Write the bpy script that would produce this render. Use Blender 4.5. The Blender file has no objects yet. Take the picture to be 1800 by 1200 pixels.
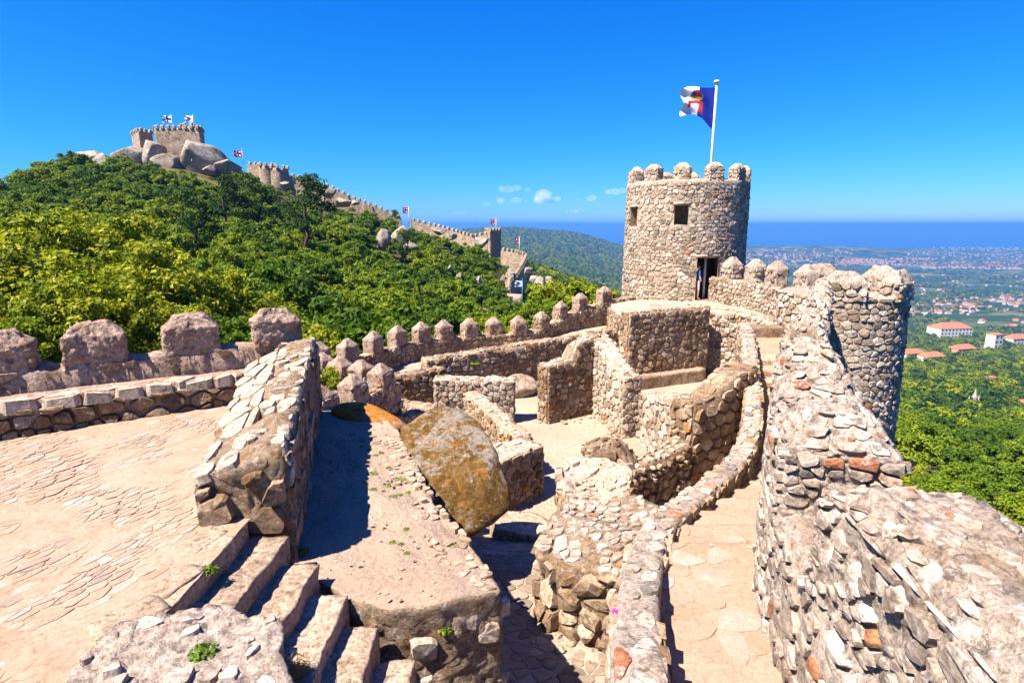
import bpy, bmesh, math, random
import numpy as np
from mathutils import Vector, Matrix

# ------------------------------------------------------------------ camera, sky, sun, exposure
sc = bpy.context.scene
COL = sc.collection
cam_d = bpy.data.cameras.new('camera'); cam = bpy.data.objects.new('camera', cam_d); COL.objects.link(cam)
cam_d.sensor_width = 36.0; cam_d.lens = 20.0; cam_d.clip_start = 0.05; cam_d.clip_end = 300000.0
PITCH = math.radians(11.6)
cam.location = (0, 0, 0); cam.rotation_euler = (math.pi / 2 - PITCH, 0, 0)
sc.camera = cam

SUN_EL = math.radians(56.0)
SUN_H = Vector((-0.85, -0.53, 0)).normalized()            # horizontal direction towards the sun
SUN_DIR = Vector((SUN_H.x * math.cos(SUN_EL), SUN_H.y * math.cos(SUN_EL), math.sin(SUN_EL)))
sun_d = bpy.data.lights.new('sun', 'SUN'); sun_d.energy = 5.0; sun_d.angle = math.radians(0.53); sun_d.color = (1.0, 0.94, 0.84)
sun = bpy.data.objects.new('sun', sun_d); COL.objects.link(sun)
sun.rotation_euler = SUN_DIR.to_track_quat('Z', 'Y').to_euler()

world = bpy.data.worlds.new('World'); sc.world = world; world.use_nodes = True
wn = world.node_tree; wn.nodes.clear()
w_out = wn.nodes.new('ShaderNodeOutputWorld'); w_bg = wn.nodes.new('ShaderNodeBackground')
w_sky = wn.nodes.new('ShaderNodeTexSky'); w_sky.sky_type = 'NISHITA'; w_sky.sun_disc = False
w_sky.sun_elevation = SUN_EL; w_sky.sun_rotation = math.atan2(SUN_H.x, SUN_H.y)
w_sky.altitude = 400.0; w_sky.air_density = 1.0; w_sky.dust_density = 0.25; w_sky.ozone_density = 3.0
w_sep = wn.nodes.new('ShaderNodeSeparateColor'); w_com = wn.nodes.new('ShaderNodeCombineColor')
wn.links.new(w_sky.outputs[0], w_sep.inputs[0])
for i_, (gain, power) in enumerate(((1.5, 2.35), (2.5, 1.08), (3.35, 0.25))):      # one even colour grade for the whole sky, as a polarised exposure gives
    m1 = wn.nodes.new('ShaderNodeMath'); m1.operation = 'MULTIPLY'; m1.inputs[1].default_value = 0.1244
    m2 = wn.nodes.new('ShaderNodeMath'); m2.operation = 'POWER'; m2.inputs[1].default_value = power
    m3 = wn.nodes.new('ShaderNodeMath'); m3.operation = 'MULTIPLY'; m3.inputs[1].default_value = gain
    wn.links.new(w_sep.outputs[i_], m1.inputs[0]); wn.links.new(m1.outputs[0], m2.inputs[0]); wn.links.new(m2.outputs[0], m3.inputs[0]); wn.links.new(m3.outputs[0], w_com.inputs[i_])
wn.links.new(w_com.outputs[0], w_bg.inputs['Color'])
w_bg.inputs['Strength'].default_value = 0.1
wn.links.new(w_bg.outputs[0], w_out.inputs['Surface'])

vs = sc.view_settings
vs.view_transform = 'Standard'; vs.look = 'None'; vs.gamma = 1.0; vs.use_curve_mapping = False; vs.exposure = 1.72
cy = sc.cycles
cy.use_denoising = True; cy.max_bounces = 6; cy.diffuse_bounces = 3; cy.glossy_bounces = 2; cy.transmission_bounces = 3
cy.transparent_max_bounces = 6; cy.volume_bounces = 0; cy.use_adaptive_sampling = True; cy.adaptive_threshold = 0.02

# ------------------------------------------------------------------ helpers
rng = np.random.default_rng(7)
random.seed(7)
CP, SP = math.cos(PITCH), math.sin(PITCH)

def E(py):                                 # tangent of the elevation seen at image row py (of 1200)
    v = (600 - py) / 1000.0
    return (v * CP - SP) / (CP + v * SP)

def at(px, py, h=None, Y=None):            # survey helper: a sight line met at depth h below the eye, or at distance Y
    u = (px - 900) / 1000.0; v = (600 - py) / 1000.0
    d = np.array([u, CP + v * SP, v * CP - SP])
    t = -h / d[2] if h is not None else Y / d[1]
    return d * t

def _h(ix, iy, iz, seed):
    n = (ix * 374761393 + iy * 668265263 + iz * 2147483647 + seed * 1274126177) & 0xffffffff
    n = ((n ^ (n >> 13)) * 1274126177) & 0xffffffff
    n = ((n ^ (n >> 16)) * 2246822519) & 0xffffffff
    return ((n ^ (n >> 15)) & 0xffffff) / float(0xffffff) * 2 - 1

def vnoise(p, seed=0):
    p = np.asarray(p, float); i = np.floor(p).astype(np.int64); f = p - i; f = f * f * (3 - 2 * f)
    r = 0
    for dx in (0, 1):
        for dy in (0, 1):
            for dz in (0, 1):
                w = (f[:, 0] if dx else 1 - f[:, 0]) * (f[:, 1] if dy else 1 - f[:, 1]) * (f[:, 2] if dz else 1 - f[:, 2])
                r = r + w * _h(i[:, 0] + dx, i[:, 1] + dy, i[:, 2] + dz, seed)
    return r

def fbm(p, seed=0, o=3, gain=0.5):
    p = np.asarray(p, float); a, r, s = 1.0, 0, 0
    for k in range(o):
        r = r + a * vnoise(p * (2.03 ** k) + 17.3 * k, seed + k); s += a; a *= gain
    return r / s

def vfield(p, freq, seed=0, o=3, gain=0.5):
    return np.stack([fbm(p * freq, seed + 31 * k, o, gain) for k in range(3)], 1)

def link(o, parent=None, base=None):
    COL.objects.link(o)
    if parent is not None: o.parent = parent
    return o

def tag(o, label=None, cat=None, group=None, kind=None):
    if label: o['label'] = label
    if cat: o['category'] = cat
    if group: o['group'] = group
    if kind: o['kind'] = kind
    return o

def thing(name, label, cat, loc=(0, 0, 0), group=None, rz=0.0):
    o = bpy.data.objects.new(name, None); o.location = loc; o.rotation_euler = (0, 0, rz); COL.objects.link(o)
    o.empty_display_size = 0.2
    return tag(o, label, cat, group, 'thing')

def mesh_np(name, v, f, smooth=True, tint=None):
    """mesh from an array of vertices and an array (or list of arrays) of faces, each of equal corner count"""
    me = bpy.data.meshes.new(name); v = np.ascontiguousarray(v, dtype=np.float32)
    fl = f if isinstance(f, list) else [f]; fl = [np.asarray(a, dtype=np.int32) for a in fl if len(a)]
    loops = np.concatenate([a.ravel() for a in fl]); tot = np.concatenate([np.full(len(a), a.shape[1], np.int32) for a in fl])
    start = np.concatenate([[0], np.cumsum(tot)[:-1]]).astype(np.int32)
    me.vertices.add(len(v)); me.vertices.foreach_set('co', v.ravel())
    me.loops.add(len(loops)); me.loops.foreach_set('vertex_index', loops)
    me.polygons.add(len(tot)); me.polygons.foreach_set('loop_start', start); me.polygons.foreach_set('loop_total', tot)
    me.polygons.foreach_set('use_smooth', np.full(len(tot), smooth, bool))
    if tint is not None:
        a = me.attributes.new('tint', 'FLOAT', 'POINT')
        a.data.foreach_set('value', np.broadcast_to(np.asarray(tint, np.float32), (len(v),)).copy())
    me.update(calc_edges=True)
    return me

def obj(name, me, mat, parent=None, centre=True, loc=None):
    """mesh object; vertices given in world space are re-centred on the thing's own base"""
    o = bpy.data.objects.new(name, me); COL.objects.link(o)
    if mat is not None and not me.materials:
        for m in (mat if isinstance(mat, (list, tuple)) else [mat]): me.materials.append(m)
    if centre:
        n = len(me.vertices); co = np.empty(n * 3, np.float32); me.vertices.foreach_get('co', co); co = co.reshape(-1, 3)
        c = (co.min(0) + co.max(0)) / 2; c[2] = co[:, 2].min()
        me.vertices.foreach_set('co', (co - c).ravel().astype(np.float32)); me.update()
        o.location = [float(x) for x in c]
    if loc is not None: o.location = loc
    if parent is not None:
        o.parent = parent
        if centre:
            w = WLOC(parent); o.location = [o.location[k] - w[k] for k in range(3)]
    return o

def WLOC(o):
    l = Vector(o.location); p = o.parent
    while p is not None: l = l + Vector(p.location); p = p.parent
    return l

def grid_faces(r, c, closed=False):
    i = np.arange(r - 1)[:, None]; n = c if closed else c - 1; j = np.arange(n)[None, :]; k = (j + 1) % c
    return np.stack([i * c + j, i * c + k, (i + 1) * c + k, (i + 1) * c + j], -1).reshape(-1, 4)

def loft(rings, closed=True, cap0=True, cap1=True, ncap=3):
    """a tube through rings of equal point count; caps are shrinking rings so that they can be roughened too"""
    R = [np.asarray(r, float) for r in rings]; c = len(R[0])
    def inner(r): m = r.mean(0); return [m + (r - m) * (1 - (k + 1) / (ncap + 0.35)) for k in range(ncap)]
    if closed and cap0: R = inner(R[0])[::-1] + R
    if closed and cap1: R = R + inner(R[-1])
    v = np.concatenate(R); f = grid_faces(len(R), c, closed); fl = [f[:, ::-1]]
    if closed and cap0: fl.append(np.arange(c)[None, :])
    if closed and cap1: fl.append((np.arange(c)[::-1] + (len(R) - 1) * c)[None, :])
    return v, fl

def rough(v, amp, freq, seed=0, o=4, gain=0.55):
    return v + amp * vfield(v, freq, seed, o, gain)

def resample_ring(pts, n):
    p = np.asarray(pts, float); q = np.vstack([p, p[:1]]); d = np.r_[0, np.cumsum(np.linalg.norm(np.diff(q, axis=0), axis=1))]
    s = np.linspace(0, d[-1], n, endpoint=False)
    return np.stack([np.interp(s, d, q[:, k]) for k in range(p.shape[1])], 1)

def ellring(cx, cyy, rx, ry, z, n, rot=0.0, power=1.0):
    t = np.linspace(0, 2 * math.pi, n, endpoint=False); c, s = np.cos(t), np.sin(t)
    x = np.sign(c) * np.abs(c) ** power * rx; y = np.sign(s) * np.abs(s) ** power * ry
    return np.stack([cx + x * math.cos(rot) - y * math.sin(rot), cyy + x * math.sin(rot) + y * math.cos(rot), np.full(n, z)], 1)

def tube(pts, radii, n=8):
    """tapered limb through points"""
    P = np.asarray(pts, float); rings = []
    for i in range(len(P)):
        d = P[min(i + 1, len(P) - 1)] - P[max(i - 1, 0)]; d = d / (np.linalg.norm(d) + 1e-9)
        a = np.cross(d, [0.31, 0.2, 0.93] if abs(d[2]) < 0.9 else [1, 0.1, 0]); a /= np.linalg.norm(a); b = np.cross(d, a)
        t = np.linspace(0, 2 * math.pi, n, endpoint=False)
        rings.append(P[i] + radii[i] * (np.cos(t)[:, None] * a + np.sin(t)[:, None] * b))
    return loft(rings, True, True, True, 1)

def join_parts(parts):
    vs_, fs_, k = [], [], 0
    for v, fl in parts:
        vs_.append(v)
        for f in (fl if isinstance(fl, list) else [fl]):
            for row in ([f] if isinstance(f, np.ndarray) else [np.asarray(f)]): fs_.append(row + k)
        k += len(v)
    return np.concatenate(vs_), fs_

def box(c, s, rz=0.0):
    x, y, z = [q / 2 for q in s]
    v = np.array([[-x, -y, -z], [x, -y, -z], [x, y, -z], [-x, y, -z], [-x, -y, z], [x, -y, z], [x, y, z], [-x, y, z]])
    cr, sr = math.cos(rz), math.sin(rz)
    v = np.stack([v[:, 0] * cr - v[:, 1] * sr, v[:, 0] * sr + v[:, 1] * cr, v[:, 2]], 1) + np.asarray(c, float)
    return v, [np.array([[0, 3, 2, 1], [4, 5, 6, 7], [0, 1, 5, 4], [1, 2, 6, 5], [2, 3, 7, 6], [3, 0, 4, 7]])]

# ------------------------------------------------------------------ materials
ALB = 0.72                                  # all masonry, soil and paint albedos carry this one factor
class NT:
    def __init__(s, name):
        s.m = bpy.data.materials.new(name); s.m.use_nodes = True; s.t = s.m.node_tree; s.t.nodes.clear()
        s.out = s.n('ShaderNodeOutputMaterial')
    def n(s, typ, **kw):
        q = s.t.nodes.new(typ)
        for k, v in kw.items(): setattr(q, k, v)
        return q
    def l(s, a, b): s.t.links.new(a, b)
    def pos(s, scale=1.0):
        if not hasattr(s, 'geo'): s.geo = s.n('ShaderNodeNewGeometry')
        return s.geo.outputs['Position']
    def noise(s, scale, detail=4, rough=0.55, vec=None, dist=0.0):
        q = s.n('ShaderNodeTexNoise'); q.inputs['Scale'].default_value = scale; q.inputs['Detail'].default_value = detail
        q.inputs['Roughness'].default_value = rough; q.inputs['Distortion'].default_value = dist
        s.l(vec if vec is not None else s.pos(), q.inputs['Vector']); return q.outputs['Fac']
    def voro(s, scale, feature='F1', vec=None, rnd=1.0):
        q = s.n('ShaderNodeTexVoronoi', feature=feature); q.inputs['Scale'].default_value = scale
        q.inputs['Randomness'].default_value = rnd
        s.l(vec if vec is not None else s.pos(), q.inputs['Vector']); return q
    def ramp(s, fac, stops, interp='LINEAR'):
        q = s.n('ShaderNodeValToRGB'); q.color_ramp.interpolation = interp; e = q.color_ramp.elements
        while len(e) < len(stops): e.new(0.5)
        for el, (p, c) in zip(e, stops): el.position = p; el.color = (*c, 1) if not isinstance(c, float) else (c, c, c, 1)
        s.l(fac, q.inputs['Fac']); return q.outputs['Color']
    def mix(s, fac, a, b, blend='MIX'):
        q = s.n('ShaderNodeMix', data_type='RGBA', blend_type=blend)
        for sock, val in ((q.inputs['Factor'], fac), (q.inputs[6], a), (q.inputs[7], b)):
            if hasattr(val, 'links') or hasattr(val, 'is_linked'): s.l(val, sock)
            elif isinstance(val, (int, float)) and sock == q.inputs['Factor']: sock.default_value = val
            else: sock.default_value = (*val, 1)
        return q.outputs[2]
    def math(s, op, a, b=None, c=None, clamp=False):
        q = s.n('ShaderNodeMath', operation=op); q.use_clamp = clamp
        for i, val in enumerate((a, b, c)):
            if val is None: continue
            if hasattr(val, 'is_linked'): s.l(val, q.inputs[i])
            else: q.inputs[i].default_value = val
        return q.outputs[0]
    def step(s, fac, lo, hi):
        q = s.n('ShaderNodeMapRange', interpolation_type='SMOOTHSTEP'); s.l(fac, q.inputs['Value'])
        q.inputs['From Min'].default_value = lo; q.inputs['From Max'].default_value = hi; return q.outputs['Result']
    def attr(s, name):
        q = s.n('ShaderNodeAttribute'); q.attribute_name = name; return q.outputs['Fac']
    def bsdf(s, col, rough=0.9, spec=0.25, height=None, strength=0.6, dist=0.02, normal=None):
        q = s.n('ShaderNodeBsdfPrincipled')
        if hasattr(col, 'is_linked'): s.l(s.mix(1.0, col, (ALB, ALB, ALB), 'MULTIPLY'), q.inputs['Base Color'])
        else: q.inputs['Base Color'].default_value = (*[v_ * ALB for v_ in col], 1)
        if hasattr(rough, 'is_linked'): s.l(rough, q.inputs['Roughness'])
        else: q.inputs['Roughness'].default_value = rough
        q.inputs['Specular IOR Level'].default_value = spec
        if height is not None:
            b = s.n('ShaderNodeBump'); b.inputs['Strength'].default_value = strength; b.inputs['Distance'].default_value = dist
            s.l(height, b.inputs['Height']); s.l(b.outputs[0], q.inputs['Normal'])
        s.l(q.outputs[0], s.out.inputs['Surface']); return q

def stone_mat(name, stops, fine=26.0, lichen=0.25, orange=0.15, brown=0.3, bump=0.7, dist=0.02, brown_col=(0.17, 0.082, 0.022), lichen_col=(0.46, 0.43, 0.38), mortar=None, cell=7.0, big=0.8, gain=0.74):
    """weathered rubble: colour per stone (tint), grain, pale and orange lichen, brown weathering"""
    k = NT(name)
    if mortar is None: c = k.ramp(k.attr('tint'), stops)
    else:                                                # mortar with small stones set in it
        vo = k.voro(cell); sep = k.n('ShaderNodeSeparateColor'); k.l(vo.outputs['Color'], sep.inputs[0])
        cs = k.ramp(sep.outputs[0], stops); ed = k.step(vo.outputs['Distance'], 0.22, 0.42)
        thr = k.step(sep.outputs[1], 0.35, 0.45)
        c = k.mix(k.math('MAXIMUM', ed, k.math('SUBTRACT', 1.0, thr)), cs, mortar)
    n1 = k.noise(fine, 6, 0.75); n2 = k.noise(fine * 0.27, 5, 0.65); n3 = k.noise(big, 5, 0.65)
    c = k.mix(1.0, c, (gain * 1.04, gain * 0.99, gain * 0.93), 'MULTIPLY')
    c = k.mix(1.0, c, k.ramp(n1, [(0.3, (0.36, 0.33, 0.31)), (0.46, (0.88, 0.87, 0.86)), (0.56, (1.05, 1.05, 1.04)), (0.72, (1.5, 1.47, 1.42))]), 'MULTIPLY')
    c = k.mix(1.0, c, k.ramp(n2, [(0.3, (0.4, 0.34, 0.3)), (0.44, (0.85, 0.82, 0.79)), (0.54, (1.05, 1.04, 1.03)), (0.7, (1.5, 1.48, 1.44))]), 'MULTIPLY')
    if brown: c = k.mix(k.math('MULTIPLY', k.step(k.math('ADD', k.math('MULTIPLY', n3, 0.62), k.math('MULTIPLY', n2, 0.38)), 0.56 - 0.14 * brown, 0.64 - 0.12 * brown), min(0.9, 0.5 + 0.4 * brown)), c, k.mix(1.0, brown_col, k.ramp(n1, [(0.3, (0.5, 0.5, 0.5)), (0.7, (1.7, 1.6, 1.5))]), 'MULTIPLY'))
    if lichen: c = k.mix(k.math('MULTIPLY', k.step(k.noise(9.5, 7, 0.78), 0.645 - 0.14 * lichen, 0.675 - 0.13 * lichen), 0.8), c, lichen_col)
    dk = k.step(k.noise(7.0, 7, 0.8, dist=0.5), 0.52, 0.63)
    c = k.mix(k.math('MULTIPLY', dk, 0.7), c, (0.055, 0.042, 0.034))
    if orange: c = k.mix(k.math('MULTIPLY', k.step(k.noise(5.2, 6, 0.75, dist=0.6), 0.70 - 0.1 * orange, 0.725 - 0.1 * orange), 0.85), c, (0.4, 0.13, 0.012))
    h = k.math('ADD', k.math('MULTIPLY', n1, 0.6), k.math('MULTIPLY', n2, 1.2))
    k.bsdf(c, 0.93, 0.18, h, bump, dist)
    return k.m

PALE = [(0.0, (0.27, 0.2, 0.15)), (0.15, (0.38, 0.295, 0.23)), (0.4, (0.46, 0.37, 0.3)), (0.7, (0.52, 0.435, 0.36)), (0.92, (0.6, 0.53, 0.46)), (0.982, (0.58, 0.54, 0.5)), (0.99, (0.4, 0.2, 0.1))]
WARM = [(0.0, (0.19, 0.125, 0.08)), (0.2, (0.31, 0.215, 0.148)), (0.5, (0.39, 0.285, 0.2)), (0.8, (0.46, 0.355, 0.265)), (0.97, (0.53, 0.44, 0.35)), (0.985, (0.4, 0.19, 0.07))]
GREY = [(0.0, (0.16, 0.15, 0.155)), (0.06, (0.3, 0.24, 0.205)), (0.4, (0.42, 0.345, 0.295)), (0.75, (0.52, 0.445, 0.385)), (0.94, (0.6, 0.56, 0.5)), (0.965, (0.45, 0.2, 0.1)), (1.0, (0.36, 0.14, 0.08))]
M = {}
M['pale'] = stone_mat('pale_rubble', PALE, lichen=0.35, orange=0.1, brown=0.12, gain=1.0)
M['pale_core'] = stone_mat('pale_mortar', PALE, lichen=0.15, orange=0.05, brown=0.3, mortar=(0.5, 0.4, 0.315), cell=9.0, gain=1.05)
M['warm'] = stone_mat('warm_rubble', WARM, lichen=0.35, orange=0.15, brown=0.36, gain=1.06, big=1.1)
M['warm_core'] = stone_mat('warm_mortar', WARM, lichen=0.15, orange=0.05, brown=0.35, mortar=(0.44, 0.33, 0.24), cell=9.0, gain=0.98)
M['grey'] = stone_mat('lichened_rubble', GREY, lichen=0.6, orange=0.45, brown=0.15, gain=1.0)
M['grey_core'] = stone_mat('lichened_mortar', GREY, lichen=0.5, orange=0.4, brown=0.2, mortar=(0.44, 0.365, 0.32), cell=13.0, bump=1.0, dist=0.03, fine=42, gain=1.0)
M['brown'] = stone_mat('mossy_rubble', WARM, lichen=0.3, orange=0.25, brown=0.5, gain=0.92, big=1.6)
M['brown_core'] = stone_mat('mossy_mortar', WARM, lichen=0.45, orange=0.3, brown=0.5, mortar=(0.36, 0.27, 0.2), cell=9.0, bump=1.0, dist=0.04, gain=0.85, big=2.2)
M['merlon'] = stone_mat('merlon_mortar', [(0, (0.2, 0.13, 0.105)), (0.5, (0.38, 0.27, 0.215)), (1.0, (0.5, 0.4, 0.34))], lichen=0.25, orange=0.3, brown=0.4, mortar=(0.44, 0.325, 0.27), cell=11.0, bump=1.0, dist=0.04, gain=1.0, big=1.6)
M['cap'] = stone_mat('pale_cap', PALE, lichen=0.45, orange=0.25, brown=0.1, mortar=(0.53, 0.44, 0.36), cell=6.0, gain=0.95)  # pale stone and mortar, mostly for wall tops
FARST = [(0, (0.2, 0.15, 0.11)), (0.5, (0.4, 0.32, 0.25)), (1.0, (0.55, 0.47, 0.39))]
M['far'] = stone_mat('distant_masonry', FARST, fine=6, lichen=0.1, orange=0, brown=0.35, mortar=(0.4, 0.32, 0.25), cell=1.6, bump=0.8, dist=0.1, gain=1.1)

def ground_mat(name, a, b, c2, sc1=3.0, bump=0.5, dist=0.015, pebbles=0.0, dark=(0.2, 0.13, 0.085), gain=0.66):
    k = NT(name); n1 = k.noise(sc1, 6, 0.7); n2 = k.noise(sc1 * 9, 6, 0.75); n3 = k.noise(0.55, 3, 0.5)
    c = k.mix(k.step(n3, 0.35, 0.65), tuple(q * gain for q in a), tuple(q * gain for q in b))
    c = k.mix(k.math('MULTIPLY', k.step(n1, 0.45, 0.7), 0.6), c, tuple(q * gain for q in c2))
    c = k.mix(1.0, c, k.ramp(n2, [(0.28, (0.6, 0.57, 0.55)), (0.5, (1, 1, 1)), (0.75, (1.2, 1.2, 1.2))]), 'MULTIPLY')
    if pebbles: c = k.mix(k.math('MULTIPLY', k.step(k.noise(19, 5, 0.7), 0.6, 0.72), pebbles), c, dark)
    k.bsdf(c, 0.95, 0.12, k.math('ADD', n2, k.math('MULTIPLY', n1, 0.8)), bump, dist)
    return k.m
M['sand'] = ground_mat('courtyard_sand', (0.56, 0.43, 0.315), (0.64, 0.5, 0.37), (0.5, 0.37, 0.26), 1.2, 0.25, pebbles=0.35, dark=(0.3, 0.21, 0.14), gain=0.68)
M['dirt'] = ground_mat('terrace_dirt', (0.47, 0.33, 0.235), (0.54, 0.395, 0.29), (0.4, 0.27, 0.19), 2.2, 0.9, 0.035, 0.6, (0.16, 0.1, 0.065), gain=0.84)
M['mortar_floor'] = ground_mat('paving_mortar', (0.56, 0.375, 0.25), (0.62, 0.43, 0.305), (0.49, 0.315, 0.2), 2.0, 0.7, 0.015, 0.45, (0.24, 0.13, 0.07), gain=0.67)

def paver_mat(name, stops, bump=0.6, gain=0.68):
    k = NT(name); c = k.mix(1.0, k.ramp(k.attr('tint'), stops), (gain, gain, gain), 'MULTIPLY'); n1 = k.noise(9, 5, 0.65); n2 = k.noise(48, 4, 0.65)
    c = k.mix(1.0, c, k.ramp(n1, [(0.25, (0.83, 0.81, 0.79)), (0.6, (1, 1, 1)), (0.8, (1.1, 1.1, 1.1))]), 'MULTIPLY')
    c = k.mix(1.0, c, k.ramp(n2, [(0.28, (0.65, 0.63, 0.61)), (0.5, (1, 1, 1)), (0.75, (1.18, 1.18, 1.18))]), 'MULTIPLY')
    c = k.mix(k.math('MULTIPLY', k.step(k.noise(2.2, 4, 0.6), 0.5, 0.66), 0.85), c, (0.38, 0.258, 0.176))
    k.bsdf(c, 0.9, 0.2, k.math('ADD', n1, k.math('MULTIPLY', n2, 0.5)), bump, 0.012)
    return k.m
M['paver'] = paver_mat('worn_paver', [(0, (0.44, 0.33, 0.26)), (0.12, (0.54, 0.37, 0.255)), (0.5, (0.59, 0.41, 0.29)), (0.8, (0.62, 0.465, 0.36)), (0.93, (0.62, 0.53, 0.45)), (1.0, (0.55, 0.32, 0.18))])
M['cobble'] = paver_mat('cobble', [(0, (0.3, 0.22, 0.165)), (0.4, (0.44, 0.325, 0.235)), (0.8, (0.53, 0.41, 0.31)), (1.0, (0.6, 0.5, 0.4))], 0.6)
M['step'] = stone_mat('worn_step', [(0, (0.36, 0.27, 0.205)), (0.5, (0.47, 0.355, 0.27)), (1.0, (0.52, 0.41, 0.325))], lichen=0.3, orange=0.2, brown=0.1, bump=0.7, gain=0.95)

def plain(name, col, rough=0.6, spec=0.3, var=0.1, scale=20):
    k = NT(name); n = k.noise(scale, 3, 0.6)
    c = k.mix(1.0, col, k.ramp(n, [(0.3, (1 - var,) * 3), (0.7, (1 + var * 0.5,) * 3)]), 'MULTIPLY'); k.bsdf(c, rough, spec); return k.m

def leaf_mat(name, stops, trans=0.35, objvar=0.35):
    k = NT(name); oi = k.n('ShaderNodeObjectInfo')
    f = k.math('ADD', k.math('MULTIPLY', k.attr('tint'), 1 - objvar), k.math('MULTIPLY', oi.outputs['Random'], objvar))
    c = k.ramp(f, stops)
    d = k.n('ShaderNodeBsdfPrincipled'); k.l(c, d.inputs['Base Color']); d.inputs['Roughness'].default_value = 0.6; d.inputs['Specular IOR Level'].default_value = 0.12
    tr = k.n('ShaderNodeBsdfTranslucent'); k.l(k.mix(1.0, c, (1.25, 1.25, 0.6), 'MULTIPLY'), tr.inputs['Color'])
    mx = k.n('ShaderNodeMixShader'); mx.inputs[0].default_value = trans
    k.l(d.outputs[0], mx.inputs[1]); k.l(tr.outputs[0], mx.inputs[2]); k.l(mx.outputs[0], k.out.inputs['Surface']); return k.m
M['leaf'] = leaf_mat('oak_leaf', [(0, (0.018, 0.045, 0.003)), (0.35, (0.062, 0.112, 0.005)), (0.65, (0.135, 0.185, 0.007)), (1, (0.235, 0.245, 0.01))], 0.3, 0.5)
M['leaf_y'] = leaf_mat('sycamore_leaf', [(0, (0.03, 0.065, 0.003)), (0.35, (0.13, 0.17, 0.005)), (0.7, (0.28, 0.28, 0.01)), (1, (0.42, 0.37, 0.025))], 0.32, 0.12)
M['leaf_d'] = leaf_mat('pine_needle', [(0, (0.012, 0.03, 0.006)), (0.5, (0.035, 0.07, 0.009)), (1, (0.085, 0.125, 0.014))], 0.25)
M['leaf_o'] = leaf_mat('dry_leaf', [(0, (0.1, 0.06, 0.015)), (0.5, (0.19, 0.1, 0.025)), (1, (0.2, 0.15, 0.03))], 0.3)
M['weed'] = leaf_mat('weed_leaf', [(0, (0.06, 0.12, 0.01)), (1, (0.17, 0.26, 0.02))], 0.35)
M['bark'] = stone_mat('bark', [(0, (0.07, 0.05, 0.038)), (1, (0.13, 0.1, 0.08))], fine=14, lichen=0, orange=0, brown=0.2)
# ------------------------------------------------------------------ masonry
from mathutils.kdtree import KDTree
def cells(L, H, sw, sh, topf=None, jit=0.5, r=None):
    """irregular coursed rubble: jittered seeds in uneven courses, split into polygons half way to every neighbour"""
    r = r or rng; S = []; y = -sh * r.uniform(0.1, 0.6)
    while y < H + 0.5 * sh:
        rh = sh * r.uniform(0.5, 1.55); x = -sw * r.uniform(0, 1)
        while x < L + 0.5 * sw:
            w = sw * r.choice([0.45, 0.7, 0.95, 1.25, 1.75], p=[0.2, 0.25, 0.25, 0.2, 0.1]) * r.uniform(0.85, 1.2) * (0.65 + 0.35 * rh / sh)
            S.append((x + w / 2 + r.normal() * jit * 0.12 * sw, y + rh / 2 + r.normal() * jit * 0.35 * rh)); x += w
        y += rh
    S = np.array(S); k = sw / sh * 0.85; Q = S * [1, k]; out = []
    kd = KDTree(len(Q))
    for i, (x, yy) in enumerate(Q): kd.insert((x, yy, 0), i)
    kd.balance()
    for i, (x, yy) in enumerate(Q.tolist()):
        if S[i, 1] < -0.3 * sh or S[i, 1] > H + 0.3 * sh or S[i, 0] < -0.3 * sw or S[i, 0] > L + 0.3 * sw: continue
        hi = H
        if topf is not None:
            hi = min(H, topf(min(max(S[i, 0], 0), L)))
            if S[i, 1] > hi - 0.12 * sh: continue
        R = 1.5 * sw; poly = [(x - R, yy - R), (x + R, yy - R), (x + R, yy + R), (x - R, yy + R)]
        cl = [((x + c[0]) / 2, (yy + c[1]) / 2, c[0] - x, c[1] - yy) for c, j, dd in kd.find_n((x, yy, 0), 12)[1:]]
        cl += [(0, 0, -1, 0), (L, 0, 1, 0), (0, 0, 0, -1), (0, hi * k, 0, 1)]
        for mx, my, nx, ny in cl:
            new = []; n = len(poly)
            for a in range(n):
                p, q = poly[a], poly[(a + 1) % n]
                dp = (p[0] - mx) * nx + (p[1] - my) * ny; dq = (q[0] - mx) * nx + (q[1] - my) * ny
                if dp <= 0: new.append(p)
                if dp * dq < 0: t = dp / (dp - dq); new.append((p[0] + (q[0] - p[0]) * t, p[1] + (q[1] - p[1]) * t))
            poly = new
            if len(poly) < 3: break
        if len(poly) < 3: continue
        P = np.array(poly) / [1, k]
        if (P.max(0) - P.min(0)).min() < 0.18 * sh: continue
        out.append(P)
    return out

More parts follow.
